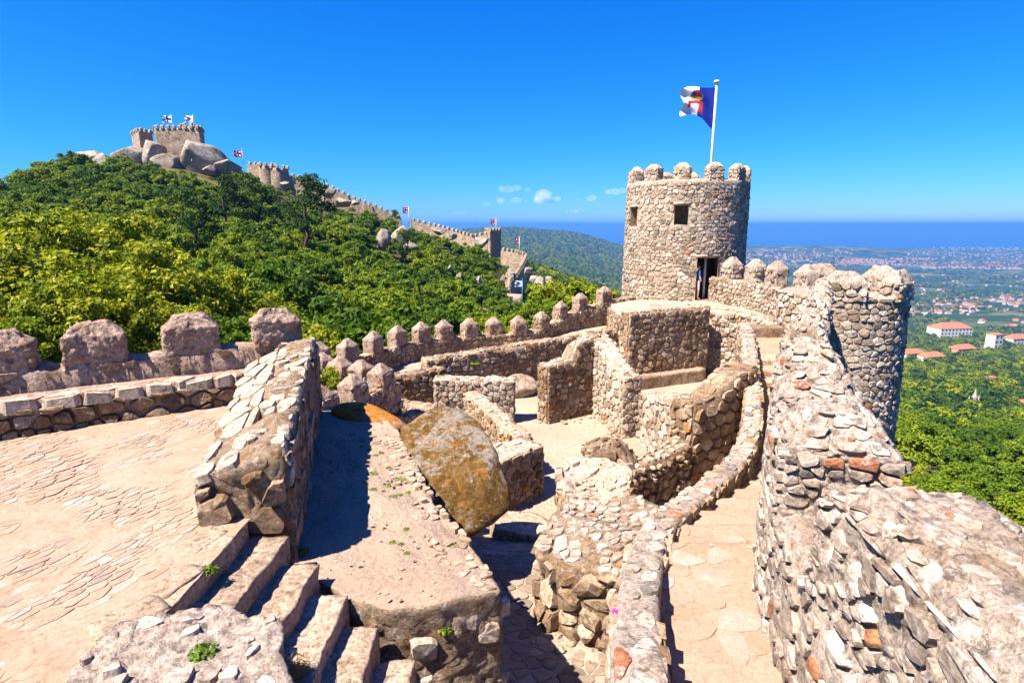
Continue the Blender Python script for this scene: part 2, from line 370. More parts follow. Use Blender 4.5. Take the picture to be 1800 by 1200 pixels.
def stone_geo(P, gap, bulge, sink=0.05, r=None, flat=False):
    """one stone from its outline: worn corners, steep sides, uneven nearly flat face. columns: s, t, out"""
    r = r or rng; c = P.mean(0); nx = np.roll(P, -1, 0); el = np.linalg.norm(nx - P, axis=1); q = []
    for i in range(len(P)):
        if el[i] < 0.18 * el.mean(): q.append((P[i] + nx[i]) / 2); continue
        w = r.uniform(0.12, 0.24); q += [P[i] * (1 - w) + nx[i] * w, P[i] * w + nx[i] * (1 - w)]
    R0 = np.array(q); m = len(R0); rad = np.linalg.norm(R0 - c, axis=1).mean(); k = max(0.5, 1 - gap / rad)
    R0 = c + (R0 - c) * k * r.uniform(0.95, 1.04, (m, 1))
    sh = 0.93 if flat else r.uniform(0.84, 0.93)
    R1 = c + (R0 - c) * sh + r.normal(0, 0.02 * rad, (m, 2))
    tl = r.normal(0, 0.28 if not flat else 0.1, 2) * bulge / rad; b = bulge * r.uniform(0.45, 1.35)
    d1 = b * r.uniform(0.7, 1.0, m) + (R1 - c) @ tl
    cc = c + r.normal(0, 0.18 * rad, 2)
    v = np.vstack([np.c_[R0, np.full(m, -sink)], np.c_[R1, d1], [[cc[0], cc[1], b * r.uniform(0.9, 1.2) + (cc - c) @ tl]]])
    i = np.arange(m); j = (i + 1) % m
    return v, [np.stack([i, j, m + j, m + i], 1), np.stack([m + i, m + j, np.full(m, 2 * m)], 1)], rad * 2

def stones_on(fmap, L, H, sw, sh, bulge=0.05, gap=0.012, keep=1.0, topf=None, skip=None, jit=0.5, flat=False, sink=0.05, big=None):
    """list of (vertices in the world, faces, tint) for one face of a wall"""
    out = []
    for P in cells(L, H, sw, sh, topf, jit):
        if keep < 1 and rng.random() > keep: continue
        if skip is not None and skip(P.mean(0)): continue
        v, f, d = stone_geo(P, gap * rng.uniform(0.6, 1.5), bulge, sink, flat=flat)
        out.append((fmap(v), f, rng.random()))
    return out

def quad_map(p00, p10, p11, p01):
    a, b, c, d = [np.asarray(q, float) for q in (p00, p10, p11, p01)]
    L = (np.linalg.norm(b - a) + np.linalg.norm(c - d)) / 2; H = (np.linalg.norm(d - a) + np.linalg.norm(c - b)) / 2
    n = np.cross(b - a, d - a); n /= np.linalg.norm(n)
    def fm(v):
        s = (v[:, 0] / L)[:, None]; t = (v[:, 1] / H)[:, None]
        return (a * (1 - s) + b * s) * (1 - t) + (d * (1 - s) + c * s) * t + n * v[:, 2:3]
    return fm, L, H

def quad_stones(p00, p10, p11, p01, sw, sh, **kw):
    fm, L, H = quad_map(p00, p10, p11, p01); return stones_on(fm, L, H, sw, sh, **kw)

def emit_stones(parent, stones, mat, name='stone', most=300, min_px=9.0, rest='small_stones', wall_mat=None):
    """the stones that show largest become parts of their own, the others stay real geometry in one part"""
    info = []
    for v, f, t in stones:
        c = v.mean(0); d = np.linalg.norm(c)
        n = np.cross(v[1] - v[0], v[len(v) // 4 + 1] - v[0]); nl = np.linalg.norm(n)
        face = abs(np.dot(n / nl, c / d)) if nl > 1e-9 else 0.5
        infr = c[1] * CP - c[2] * SP > 0.3
        size = np.linalg.norm(v.max(0) - v.min(0)) / d * 1000 * (0.3 + 0.7 * face)
        info.append(size if infr else 0)
    order = np.argsort(info)[::-1]; keepers = [i for i in order[:most] if info[i] >= min_px]; ks = set(keepers); base = WLOC(parent)
    for i in keepers:
        v, f, t = stones[i]; me = mesh_np(name, v, f, False, t); obj(name, me, mat, parent)
    rs = [stones[i] for i in range(len(stones)) if i not in ks]
    if rs:
        V, F = join_parts([(v, f) for v, f, t in rs]); T = np.concatenate([np.full(len(v), t) for v, f, t in rs])
        q = [a for a in F if a.shape[1] == 4]; tr = [a for a in F if a.shape[1] == 3]; o3 = [a for a in F if a.shape[1] not in (3, 4)]
        me = mesh_np(rest, V, [np.concatenate(a) for a in (q, tr) if a] + o3, False, T)
        o = obj(rest, me, mat, parent); o['kind'] = 'stuff'

class Path:
    def __init__(s, pts, step=0.12, smooth=0):
        p = np.asarray(pts, float)
        for _ in range(smooth):
            q = [p[0]]
            for a, b in zip(p[:-1], p[1:]): q += [a * 0.75 + b * 0.25, a * 0.25 + b * 0.75]
            p = np.array(q + [p[-1]])
        d = np.r_[0, np.cumsum(np.linalg.norm(np.diff(p[:, :2], axis=0), axis=1))]; s.L = d[-1]
        n = max(2, int(s.L / step) + 1); s.s = np.linspace(0, s.L, n); s.p = np.stack([np.interp(s.s, d, p[:, k]) for k in range(p.shape[1])], 1)
        tg = np.gradient(s.p[:, :2], s.s, axis=0); tg /= np.linalg.norm(tg, axis=1)[:, None]
        s.n = np.stack([-tg[:, 1], tg[:, 0]], 1)
    def pos(s, q): return np.stack([np.interp(q, s.s, s.p[:, k]) for k in range(s.p.shape[1])], 1)
    def nrm(s, q):
        n = np.stack([np.interp(q, s.s, s.n[:, k]) for k in range(2)], 1); return n / np.linalg.norm(n, axis=1)[:, None]

def wall(name, label, cat, pts, th, zb, size=(0.34, 0.22), core='warm_core', mat='warm', faces='LRABT', bulge=0.045, gap=0.011,
         keep=1.0, group=None, step=0.12, amp=0.03, most=300, smooth=0, ragged=0.08, topsize=None, topkeep=0.75, parent=None, capmat=None, cragged=0.0, batter=0.0, topjit=1.1, seed=None, min_px=9.0):
    """rubble wall along pts (x, y, top z); L and R are the sides left and right of its direction, A and B its ends, T its top"""
    P = Path(pts, step, smooth); sd = int(abs(pts[0][0] * 91 + pts[0][1] * 37)) % 997
    root = parent or thing(name, label, cat, (float(P.p[:, 0].mean()), float(P.p[:, 1].mean()), zb), group)
    q = np.c_[P.s * topjit, np.zeros(len(P.s)), np.full(len(P.s), sd * 1.7)]
    top = P.p[:, 2] + ragged * (fbm(q, sd, 3) + 0.5 * vnoise(q * 4, sd + 5))
    topf = lambda s: float(np.interp(s, P.s, top)) - zb
    thv = np.interp(P.s, *zip(*th)) if isinstance(th, (list, tuple)) else np.full(len(P.s), float(th)); hs = lambda s: np.interp(s, P.s, thv) / 2
    rings = []; nz = 6; ntp = 5
    for i in range(len(P.s)):
        c, n, tz, h = P.p[i, :2], P.n[i], top[i], thv[i] / 2; bt = batter * (tz - zb)
        side = [(h + bt * (1 - k / nz), zb + (tz - 0.05 - zb) * k / nz) for k in range(nz + 1)]
        tp = [(h * (1 - 2 * (k + 0.5) / ntp) * 0.96, tz + 0.0 * k) for k in range(ntp)]
        prof = side + tp + [(-a, z) for a, z in side[::-1]]
        rings.append([[c[0] + n[0] * a, c[1] + n[1] * a, z] for a, z in prof])
    v, f = loft(rings, True, True, True, 2); v = rough(v, amp, 2.6, sd)
    if cragged: v = crag(v, cragged, 4.5, sd)
    me = mesh_np('masonry', v, [a[:, ::-1] for a in f], True, 0.5); obj('masonry', me, M[core], root)
    st = []; sw, sh = size[0] * 0.84, size[1] * 0.84; Hm = float((top - zb).max())
    def side_map(sg):
        def fm(v):
            s = v[:, 0]; p = P.pos(s); n = P.nrm(s) * sg; o = (hs(s) + batter * np.maximum(p[:, 2] - zb - v[:, 1], 0) + v[:, 2])[:, None]
            return np.c_[p[:, :2] + n * o, zb + v[:, 1]]
        return fm
    for ch, sg in (('L', 1), ('R', -1)):
        if ch in faces: st += stones_on(side_map(sg), P.L, Hm, sw, sh, bulge, gap, keep, topf)
    for ch, s0, sg in (('A', 0.0, -1), ('B', P.L, 1)):
        if ch in faces:
            p = P.pos(np.array([s0]))[0]; n = P.nrm(np.array([s0]))[0]; t = np.array([n[1], -n[0]]) * sg; tz = topf(s0) + zb; h = float(hs(s0))
            a, b = (p[:2] - n * h * sg, p[:2] + n * h * sg) if sg > 0 else (p[:2] + n * h, p[:2] - n * h)
            st += quad_stones([*a, zb], [*b, zb], [*b, tz], [*a, tz], sw * 0.95, sh, bulge=bulge, gap=gap, keep=keep)
    tops = []
    if 'T' in faces:
        def fm(v):
            s = v[:, 0]; p = P.pos(s); n = P.nrm(s); z = np.interp(s, P.s, top)
            return np.c_[p[:, :2] + n * (hs(s) * (1 - 2 * v[:, 1] / thm))[:, None], z + v[:, 2]]
        thm = float(thv.mean()); tsz = topsize or (sw * 0.95, min(sw * 0.8, thm * 0.45))
        tops = stones_on(fm, P.L, thm, tsz[0], tsz[1], bulge * 0.6, gap * 1.3, topkeep, sink=0.06)
    if capmat is None: emit_stones(root, st + tops, M[mat], most=most, min_px=min_px)
    else:
        emit_stones(root, st, M[mat], most=most, min_px=min_px)
        if tops: emit_stones(root, tops, M[capmat], name='cap_stone', rest='small_cap_stones', most=100, min_px=min_px)
    return root, P, top

def crag(v, amp, freq, seed=0):
    """broken mortar: sharp ridges and pits on top of the broad unevenness"""
    r = 1 - 2 * np.abs(vfield(v, freq, seed, 2, 0.5)); s = 1 - 2 * np.abs(vfield(v, freq * 2.7, seed + 50, 2, 0.6)); t = vfield(v, freq * 8.0, seed + 70, 2, 0.6)
    return v + amp * 0.5 * (r - 0.4) + amp * 0.55 * (s - 0.4) + amp * 0.22 * t

def merlon_geo(w, d, h, roof, res=0.05, amp=0.03, seed=0, ridge=0.45, taper=0.97, cragged=0.0):
    """upright block with a low hipped top, standing on z = 0; w along the wall, d across it"""
    n = max(20, int(2 * (w + d) / res)); base = resample_ring([[-w / 2, -d / 2], [w / 2, -d / 2], [w / 2, d / 2], [-w / 2, d / 2]], n)
    rd = 0.07 * min(w, d); base = np.where(np.abs(base) > 0, base, base)
    cr = np.abs(base) - [w / 2 - rd, d / 2 - rd]; m = (cr > 0).all(1)
    q = cr[m]; base[m] = np.sign(base[m]) * ([w / 2 - rd, d / 2 - rd] + q / np.maximum(np.linalg.norm(q, axis=1), 1e-6)[:, None] * np.minimum(np.linalg.norm(q, axis=1), rd)[:, None])
    hz = np.linspace(0, h, max(4, int(h / res) + 1)); rings = []
    for z in hz: k = 1 - (1 - taper) * z / h; rings.append(np.c_[base * k, np.full(n, z)])
    nr = max(3, int(roof / res) + 2)
    for i in range(1, nr + 1):
        t = i / nr; sx = 1 - (1 - ridge) * t ** 0.85; sy = 1 - (1 - ridge * 0.85) * t ** 0.85
        rings.append(np.c_[base[:, 0] * sx * taper, base[:, 1] * sy * taper, np.full(n, h + roof * (t ** 0.9))])
    v, f = loft(rings, True, False, True, 3)
    v = v + amp * vfield(v + seed * 7.7, 3.1, seed, 4, 0.6) + 0.45 * amp * vfield(v + seed, 11.0, seed + 3, 2)
    if cragged: v = crag(v + seed, cragged, 4.5, seed) - seed
    return v, [a[:, ::-1] for a in f]

def place(v, loc, rz):
    c, s = math.cos(rz), math.sin(rz)
    return np.stack([v[:, 0] * c - v[:, 1] * s + loc[0], v[:, 0] * s + v[:, 1] * c + loc[1], v[:, 2] + loc[2]], 1)

def merlon(parent, loc, rz, w, d, h, roof, mat, seed, res=0.05, amp=0.03, stones=0.0, size=(0.3, 0.2), smat=None, bulge=0.035, topst=0.0, sgap=0.02, **kw):
    v, f = merlon_geo(w, d, h, roof, res, amp, seed, **kw)
    o = obj('merlon', mesh_np('merlon', place(v, loc, rz), f, True, 0.5), M[mat], parent)
    if stones:
        st = []; c, s = math.cos(rz), math.sin(rz)
        X = lambda x, y, z: (loc[0] + x * c - y * s, loc[1] + x * s + y * c, loc[2] + z)
        for (x0, y0, x1, y1) in ((-w / 2, -d / 2, w / 2, -d / 2), (w / 2, -d / 2, w / 2, d / 2), (w / 2, d / 2, -w / 2, d / 2), (-w / 2, d / 2, -w / 2, -d / 2)):
            st += quad_stones(X(x0, y0, 0), X(x1, y1, 0), X(x1, y1, h), X(x0, y0, h), *size, bulge=bulge, keep=stones, gap=sgap)
            if topst:
                rg = kw.get('ridge', 0.45); st += quad_stones(X(x0 * 0.97, y0 * 0.97, h), X(x1 * 0.97, y1 * 0.97, h), X(x1 * rg, y1 * rg * 0.85, h + roof), X(x0 * rg, y0 * rg * 0.85, h + roof), *size, bulge=bulge, keep=topst, gap=sgap)
        if topst: st += quad_stones(X(-w / 2 * rg, -d / 2 * rg * 0.85, h + roof), X(w / 2 * rg, -d / 2 * rg * 0.85, h + roof), X(w / 2 * rg, d / 2 * rg * 0.85, h + roof), X(-w / 2 * rg, d / 2 * rg * 0.85, h + roof), *size, bulge=bulge, keep=topst, gap=sgap)
        return o, st
    return o, []

def rock_geo(rx, ry, rz_, seed, sub=4, cuts=7, amp=0.1, freq=1.3, lo=0.62):
    bm = bmesh.new(); bmesh.ops.create_icosphere(bm, subdivisions=sub, radius=1.0)
    v = np.array([q.co[:] for q in bm.verts]); f = np.array([[q.index for q in p.verts] for p in bm.faces]); bm.free()
    r = np.random.default_rng(seed)
    for _ in range(cuts):                                # flat cleavage planes
        n = r.normal(size=3); n /= np.linalg.norm(n); d = r.uniform(lo, lo + 0.28); ex = np.maximum(v @ n - d, 0); v = v - np.outer(ex * 0.88, n)
    v = v + amp * vfield(v + seed, freq, seed, 4) + amp * 0.18 * vfield(v + seed, freq * 6, seed + 9, 3)
    return v * [rx, ry, rz_], [f]

def rock(name, label, loc, r3, seed, mat, rot=(0, 0, 0), sub=4, group=None, parent=None, **kw):
    v, f = rock_geo(*r3, seed, sub, **kw)
    R = np.array(Matrix.Rotation(rot[2], 3, 'Z') @ Matrix.Rotation(rot[1], 3, 'Y') @ Matrix.Rotation(rot[0], 3, 'X'))
    v = v @ R.T + np.asarray(loc, float)
    o = obj(name, mesh_np(name, v, f, True, 0.6), mat, parent)
    return tag(o, label, 'rock', group) if label else o

def prism(poly, z0, z1, res=0.12, amp=0.03, seed=0, freq=2.4, zt=None):
    """upright block over a plan polygon (counter-clockwise); zt gives the top height at x, y"""
    per = np.asarray(poly, float); L = np.linalg.norm(np.diff(np.vstack([per, per[:1]]), axis=0), axis=1).sum()
    n = max(12, int(L / res)); b = resample_ring(per, n)
    tz = np.full(n, z1) if zt is None else np.array([zt(x, y) for x, y in b])
    nz = max(3, int((tz.max() - z0) / res) + 1); rings = [np.c_[b, z0 + (tz - z0) * k / nz] for k in range(nz + 1)]
    c = b.mean(0); nc = max(4, int(np.sqrt(((b - c) ** 2).sum(1)).mean() / res))
    for k in range(1, nc):
        q = c + (b - c) * (1 - k / nc); z = np.full(n, z1) if zt is None else np.array([zt(x, y) for x, y in q]); rings.append(np.c_[q, z])
    v, f = loft(rings, True, False, False)
    v = np.vstack([v, [[c[0], c[1], z1 if zt is None else zt(*c)]]]); k0 = (len(rings) - 1) * n
    f.append(np.stack([k0 + (np.arange(n) + 1) % n, k0 + np.arange(n), np.full(n, len(v) - 1)], 1))
    return rough(v, amp, freq, seed), [a[:, ::-1] for a in f]

def sheet(x0, x1, y0, y1, res, zf, amp=0.02, seed=0, freq=1.5, mask=None):
    nx, ny = int((x1 - x0) / res) + 2, int((y1 - y0) / res) + 2; X, Y = np.meshgrid(np.linspace(x0, x1, nx), np.linspace(y0, y1, ny))
    v = np.c_[X.ravel(), Y.ravel(), zf(X.ravel(), Y.ravel())]; v[:, 2] += amp * fbm(v * [freq, freq, 0], seed, 4)
    f = grid_faces(ny, nx)
    if mask is not None: f = f[mask(v[f].mean(1))]
    return v, [f]

def in_poly(P, poly):
    x, y = P[:, 0], P[:, 1]; r = np.zeros(len(P), bool); n = len(poly)
    for i in range(n):
        (x0, y0), (x1, y1) = poly[i], poly[(i + 1) % n]
        if y0 == y1: continue
        c = ((y0 > y) != (y1 > y)) & (x < (x1 - x0) * (y - y0) / (y1 - y0) + x0); r ^= c
    return r
# ------------------------------------------------------------------ floors
def smooth01(x): x = np.clip(x, 0, 1); return x * x * (3 - 2 * x)
def court_z(x, y): return -5.4 - 1.1 * smooth01((y - 8.0) / 3.6)
v, f = sheet(-4.7, 9.6, 2.6, 27.8, 0.16, court_z, 0.035, 3, 0.9, mask=lambda c: in_poly(c, [(-4.8, 2), (2.3, 2), (2.7, 4.5), (3.8, 7), (5.8, 11), (8.4, 16), (9.9, 19.5), (9.9, 28), (-4.8, 28)]))
court = tag(obj('courtyard_ground', mesh_np('courtyard_ground', v, f), M['sand']), kind='structure', label='pale sandy floor of the ruined courtyard')

def floor_map(x0, y0, zf, ang):
    c, s = math.cos(ang), math.sin(ang)
    def fm(v):
        x = x0 + v[:, 0] * c - v[:, 1] * s; y = y0 + v[:, 0] * s + v[:, 1] * c
        return np.c_[x, y, zf(x, y) + v[:, 2]]
    return fm

def lay(parent, poly, x0, y0, L, H, ang, zf, sw, sh, mat, bulge, gap, keep, name, rest, most=300, jit=0.8, sink=0.02):
    fm = floor_map(x0, y0, zf, ang); st = stones_on(fm, L, H, sw, sh, bulge, gap, keep, flat=True, jit=jit, sink=sink)
    if st:
        ins = in_poly(np.array([q[0].mean(0)[:2] for q in st]), poly); st = [q for q, k in zip(st, ins) if k]
    emit_stones(parent, st, mat, name=name, rest=rest, most=most, min_px=11)

lay(court, [(0.05, 5.0), (1.6, 4.6), (1.4, 6.4), (0.45, 7.2), (0.95, 9.4), (0.9, 11.0), (-0.9, 10.8), (-0.8, 8.0)], -1.5, 4.0, 5.5, 7.5, 0.05, court_z, 0.24, 0.17,
    M['cobble'], 0.014, 0.005, 1.0, 'cobble', 'small_cobbles')

# loose grit and small stones lying along the courtyard walls
gp = []
for (x0, y0, x1, y1, n_) in ((-0.2, 11.6, 0.9, 12.9, 26), (0.2, 17.9, -2.4, 17.8, 30), (1.1, 17.8, 2.9, 19.0, 34), (2.8, 18.9, 3.4, 16.5, 34), (4.0, 16.6, 4.0, 13.8, 30), (0.95, 11.9, 1.0, 9.6, 30), (0.3, 7.0, 1.3, 6.2, 24), (-0.1, 5.2, -0.8, 6.8, 24), (-3.2, 19.8, 2.4, 22.9, 40)):
    for _ in range(n_):
        t_ = rng.random(); x = x0 + (x1 - x0) * t_ + rng.normal() * 0.16; y = y0 + (y1 - y0) * t_ + rng.normal() * 0.16 - 0.1; r_ = 0.015 + 0.07 * rng.random() ** 4
        v, f = rock_geo(r_ * 1.3, r_, r_ * 0.75, 800 + _ % 7, 1, 6); gp.append((v + [x, y, float(court_z(x, y)) + 0.3 * r_], f))
V, F = join_parts(gp); o = obj('loose_stones', mesh_np('loose_stones', V, [np.concatenate(F)], False, 0.5), M['step'], court); o['kind'] = 'stuff'
# left platform
PLAT = [(-13, 1.2), (-1.2, 1.2), (-1.5, 3.0), (-2.72, 3.6), (-2.74, 5.42), (-3.25, 5.5), (-4.75, 9.75), (-13, 4.6)]
plat_z = lambda x, y: -3.02 + 0.015 * np.sin(x * 1.3 + y)
v, f = sheet(-13, -1.2, 1.2, 9.8, 0.11, plat_z, 0.02, 5, 2.5, mask=lambda c: in_poly(c, PLAT))
plat = tag(obj('platform', mesh_np('platform', v, f), M['mortar_floor']), kind='structure', label='worn pink paved platform behind the left battlement')
lay(plat, [(-9.5, 2.4), (-2.9, 2.4), (-2.8, 5.3), (-3.4, 5.5), (-4.85, 9.4), (-9.5, 6.3)], -1.5, -0.6, 11.5, 10, 1.12, plat_z, 0.2, 0.085, M['paver'], 0.0045, 0.003, 0.85, 'paving_stone', 'small_paving_stones', jit=0.9)
for (px, py, sx, sy, a) in ((245, 1150, 0.62, 0.42, 0.5), (360, 950, 0.42, 0.2, 1.25), (312, 1020, 0.45, 0.22, 1.3), (225, 1085, 0.5, 0.3, 0.95)):
    p = at(px, py, h=3.0); v, f = prism(place(np.array([[-sx / 2, -sy / 2, 0], [sx / 2, -sy / 2, 0], [sx / 2, sy / 2, 0], [-sx / 2, sy / 2, 0]]), (p[0], p[1], 0), a)[:, :2], -3.1, -2.985, 0.07, 0.012, px)
    obj('paving_stone', mesh_np('paving_stone', v, f, True, 0.3), M['step'], plat)

# raised ledge (wall walk) with its rubble front
LED = [(-11.0, 5.55), (-4.68, 9.44), (-4.2, 10.5), (-11.2, 6.5)]
ledge = thing('wall_walk_ledge', 'low rubble ledge running below the left row of merlons', 'ledge', (-7.5, 8.0, -3.0))
v, f = prism(LED, -3.4, -2.52, 0.1, 0.03, 8)
obj('walkway', mesh_np('walkway', v, f, True, 0.5), M['merlon'], ledge)
st = quad_stones((-11.0, 5.53, -3.06), (-4.68, 9.42, -3.06), (-4.68, 9.42, -2.62), (-11.0, 5.53, -2.62), 0.30, 0.21, bulge=0.085, gap=0.018)
emit_stones(ledge, st, M['brown'])
d = np.array([6.32, 3.89]) / 7.42; nl = np.array([-d[1], d[0]])
def fm(v): return np.c_[-11.0 + d[0] * v[:, 0] + nl[0] * (v[:, 1] - 0.07), 5.53 + d[1] * v[:, 0] + nl[1] * (v[:, 1] - 0.07), -2.56 + v[:, 2]]
emit_stones(ledge, stones_on(fm, 7.4, 0.34, 0.4, 0.3, 0.06, 0.01, sink=0.12), M['cap'], name='cap_stone', rest='small_cap_stones')

# left battlement
u0 = np.array([0.863, 0.505]); b0 = np.array([-7.8, 8.42])
lb, _, _ = wall('battlement_wall', 'mortared left battlement of four blunt merlons in front of the sycamores', 'battlement',
    [(*(b0 - u0 * 3.2), -2.16), (*(b0 + u0 * 4.45), -2.16)], 0.5, -4.4, core='merlon', mat='brown', faces='R', keep=0.3, bulge=0.03, amp=0.05, step=0.05, ragged=0.05, cragged=0.03)
for i, (k, w, h) in enumerate(((0.03, 0.8, 0.36), (1.2, 0.86, 0.4), (2.56, 0.85, 0.42), (3.95, 0.82, 0.42))):
    p = b0 + u0 * k; merlon(lb, (p[0], p[1], -2.24), math.atan2(u0[1], u0[0]), w, 0.5, h + 0.1, 0.2, 'merlon', 11 + i, res=0.022, amp=0.05, ridge=0.5, cragged=0.035)

# sloping wall that ends at the steps
sw_ = thing('sloping_wall', 'thick lichened wall with slate top beside the steps, its right face in shadow', 'wall', (-3.3, 7.8, -3.4))
A0, A1 = np.array([-4.78, 9.95]), np.array([-3.24, 5.36]); B0, B1 = np.array([-3.62, 10.3]), np.array([-2.37, 5.6])
rings = []; nn = 110
for i in range(nn + 1):
    t = i / nn; a = A0 * (1 - t) + A1 * t; b = B0 * (1 - t) + B1 * t
    wob = 0.05 * math.sin(t * 17) + 0.03 * math.sin(t * 41)
    zr = -2.06 * (1 - t) - 2.33 * t + wob * 0.7; zl = -2.52 * (1 - t) - 2.60 * t
    P2 = lambda k: a * (1 - k) + b * k
    prof = [(0, -3.35), (0, -2.95), (0, zl), (0.12, zl + 0.03), (0.3, zl * 0.6 + zr * 0.4), (0.5, zl * 0.35 + zr * 0.65), (0.62, zr - 0.06), (0.8, zr), (0.95, zr - 0.01), (1, zr - 0.08), (1, zr - 0.4), (1, zr - 0.8), (1, -3.7)]
    ring = resample_ring([[*P2(k), z] for k, z in prof], 90); rings.append(ring)
v, f = loft(rings, True, True, True, 6); v = rough(v, 0.06, 2.6, 21); v = crag(v, 0.035, 5, 22)
obj('masonry', mesh_np('masonry', v, [a[:, ::-1] for a in f], True, 0.5), M['brown_core'], sw_)
st = quad_stones((*B1, -3.62), (*B0, -3.62), (*B0, -2.14), (*B1, -2.4), 0.42, 0.2, bulge=0.045, keep=0.5)
st += quad_stones((*A1, -3.2), (*B1, -3.25), (*B1, -2.4), (*A1, -2.66), 0.36, 0.22, bulge=0.09, keep=0.6, gap=0.02)
emit_stones(sw_, st, M['brown'])
mid0, mid1 = A0 * 0.5 + B0 * 0.5, A1 * 0.5 + B1 * 0.5
st = quad_stones((*A1, -2.58), (*mid1, -2.42), (*mid0, -2.2), (*A0, -2.5), 0.34, 0.5, bulge=0.035, gap=0.012, keep=0.9, flat=True)
st += quad_stones((*mid1, -2.40), (*B1, -2.33), (*B0, -2.06), (*mid0, -2.16), 0.3, 0.22, bulge=0.05, keep=0.6)
emit_stones(sw_, st, M['cap'], name='slate', rest='small_slates')

# steps
stp = thing('stone_steps', 'flight of worn stone steps with deep shadows going down from the paved platform', 'steps', (-1.8, 4.4, -4.2))
NX = [-2.72, -2.38, -1.99, -1.63, -1.27, -0.92, -0.56]; YE = [5.42, 5.46, 5.27, 5.0, 4.82, 4.62, 4.5]; Y0 = [3.55, 3.6, 3.55, 3.4, 3.2, 3.0, 2.8]
for k in range(1, 7):
    z = -3.0 - 0.2 * k; x0, x1 = NX[k - 1] - 0.06, NX[k]; ys = [Y0[k], Y0[k] + (YE[k] - Y0[k]) * rng.uniform(0.35, 0.6), YE[k]]
    for y0, y1 in zip(ys[:-1], ys[1:]):
        j = rng.normal(0, 0.012, 8)
        v, f = prism([(x0, y0 + 0.004), (x1 + j[0], y0 + 0.004 + j[1] * 0.3), (x1 + j[2], y1 - 0.004), (x0, y1 - 0.004)], z - 0.36, z + j[4], 0.035, 0.045, k * 7, 3.0)
        v = crag(v, 0.016, 7, k); obj('step_slab', mesh_np('step_slab', v, f, True, rng.random()), M['step'], stp)
v, f = prism([(-2.9, 3.5), (-2.73, 3.5), (-2.73, 5.4), (-2.95, 5.4)], -3.5, -3.0, 0.045, 0.035, 70, 3.2)
obj('step_slab', mesh_np('step_slab', v, f, True, 0.5), M['step'], stp)

# stub wall at the near end of the steps
D = [(-2.95, 3.75), (-2.95, 2.3), (-1.25, 2.3), (-1.42, 3.1), (-1.78, 3.74), (-2.3, 3.88)]
stub = thing('stub_wall', 'low lichen-crusted stub of wall at the near end of the steps', 'wall', (-2.1, 3.0, -4.4))
v, f = prism(D, -4.6, -2.9, 0.028, 0.07, 33, 2.8); v = crag(v, 0.04, 5, 34)
obj('masonry', mesh_np('masonry', v, f, True, 0.5), M['grey_core'], stub)
fm2 = floor_map(-3.0, 2.3, lambda x, y: np.full_like(x, -2.9), 0.15)
st = [q for q in stones_on(fm2, 2.2, 1.7, 0.17, 0.13, 0.03, 0.02, 0.45, sink=0.08) if in_poly(q[0].mean(0)[None, :2], D)[0]]
st += quad_stones((-1.25, 2.3, -4.3), (-1.78, 3.74, -4.3), (-1.78, 3.74, -2.95), (-1.25, 2.3, -2.95), 0.3, 0.22, bulge=0.06, keep=0.8)
emit_stones(stub, st, M['grey'])

# dirt terrace
TER = [(-1.62, 5.02), (-1.16, 4.86), (-0.62, 4.9), (-0.12, 5.12), (-0.42, 5.85), (-0.92, 6.75), (-1.5, 8.1), (-2.0, 9.4), (-2.5, 10.3), (-3.7, 10.9), (-3.75, 10.2), (-2.36, 5.5), (-2.0, 5.3)]
ter_z = lambda x, y: -3.62 + 0.1 * min(1.0, max(0.0, (y - 5.0) / 4.0)) + 0.03 * math.sin(x * 3 + y * 2)
v, f = prism(TER, -5.8, -3.55, 0.055, 0.07, 41, 1.9, zt=ter_z); w_ = np.clip((-3.68 - v[:, 2]) / 0.1, 0.12, 1)[:, None]; v = v + w_ * (crag(v, 0.05, 4.2, 42) - v) + rough(v, 0.012, 8, 43) - v
me = mesh_np('terrace', v, f, True, 0.5); me.materials.append(M['dirt']); me.materials.append(M['brown_core'])
nz = np.empty(len(me.polygons) * 3, np.float32); me.polygons.foreach_get('normal', nz); nz = np.abs(nz.reshape(-1, 3)[:, 2])
me.polygons.foreach_set('material_index', (nz < 0.72).astype(np.int32))
ter = tag(obj('terrace', me, None), kind='structure', label='bare dirt terrace with weeds between the shadowed wall and the drop')
st = quad_stones((-1.16, 4.84, -5.6), (-0.12, 5.1, -5.6), (-0.12, 5.1, -3.7), (-1.16, 4.84, -3.7), 0.4, 0.28, bulge=0.07, keep=0.4, gap=0.02)
st += quad_stones((-0.1, 5.12, -5.6), (-0.9, 6.75, -5.6), (-0.9, 6.75, -3.65), (-0.1, 5.12, -3.7), 0.4, 0.26, bulge=0.07, keep=0.7)
def rim(v):
    s = v[:, 0]; P = Path([(-0.55, 4.98, 0), (-0.16, 5.15, 0), (-0.44, 5.88, 0), (-0.94, 6.78, 0), (-1.52, 8.1, 0), (-2.0, 9.3, 0)], 0.1)
    p = P.pos(s); n = P.nrm(s); return np.c_[p[:, :2] + n * (v[:, 1] - 0.05)[:, None], -3.6 + 0.06 * np.clip((p[:, 1] - 5) / 4, 0, 1) + v[:, 2]]
emit_stones(ter, st, M['grey'])
emit_stones(ter, stones_on(rim, 5.2, 0.5, 0.13, 0.1, 0.014, 0.016, 0.5, sink=0.08, flat=True), M['step'], name='rim_stone', rest='small_rim_stones', most=120)

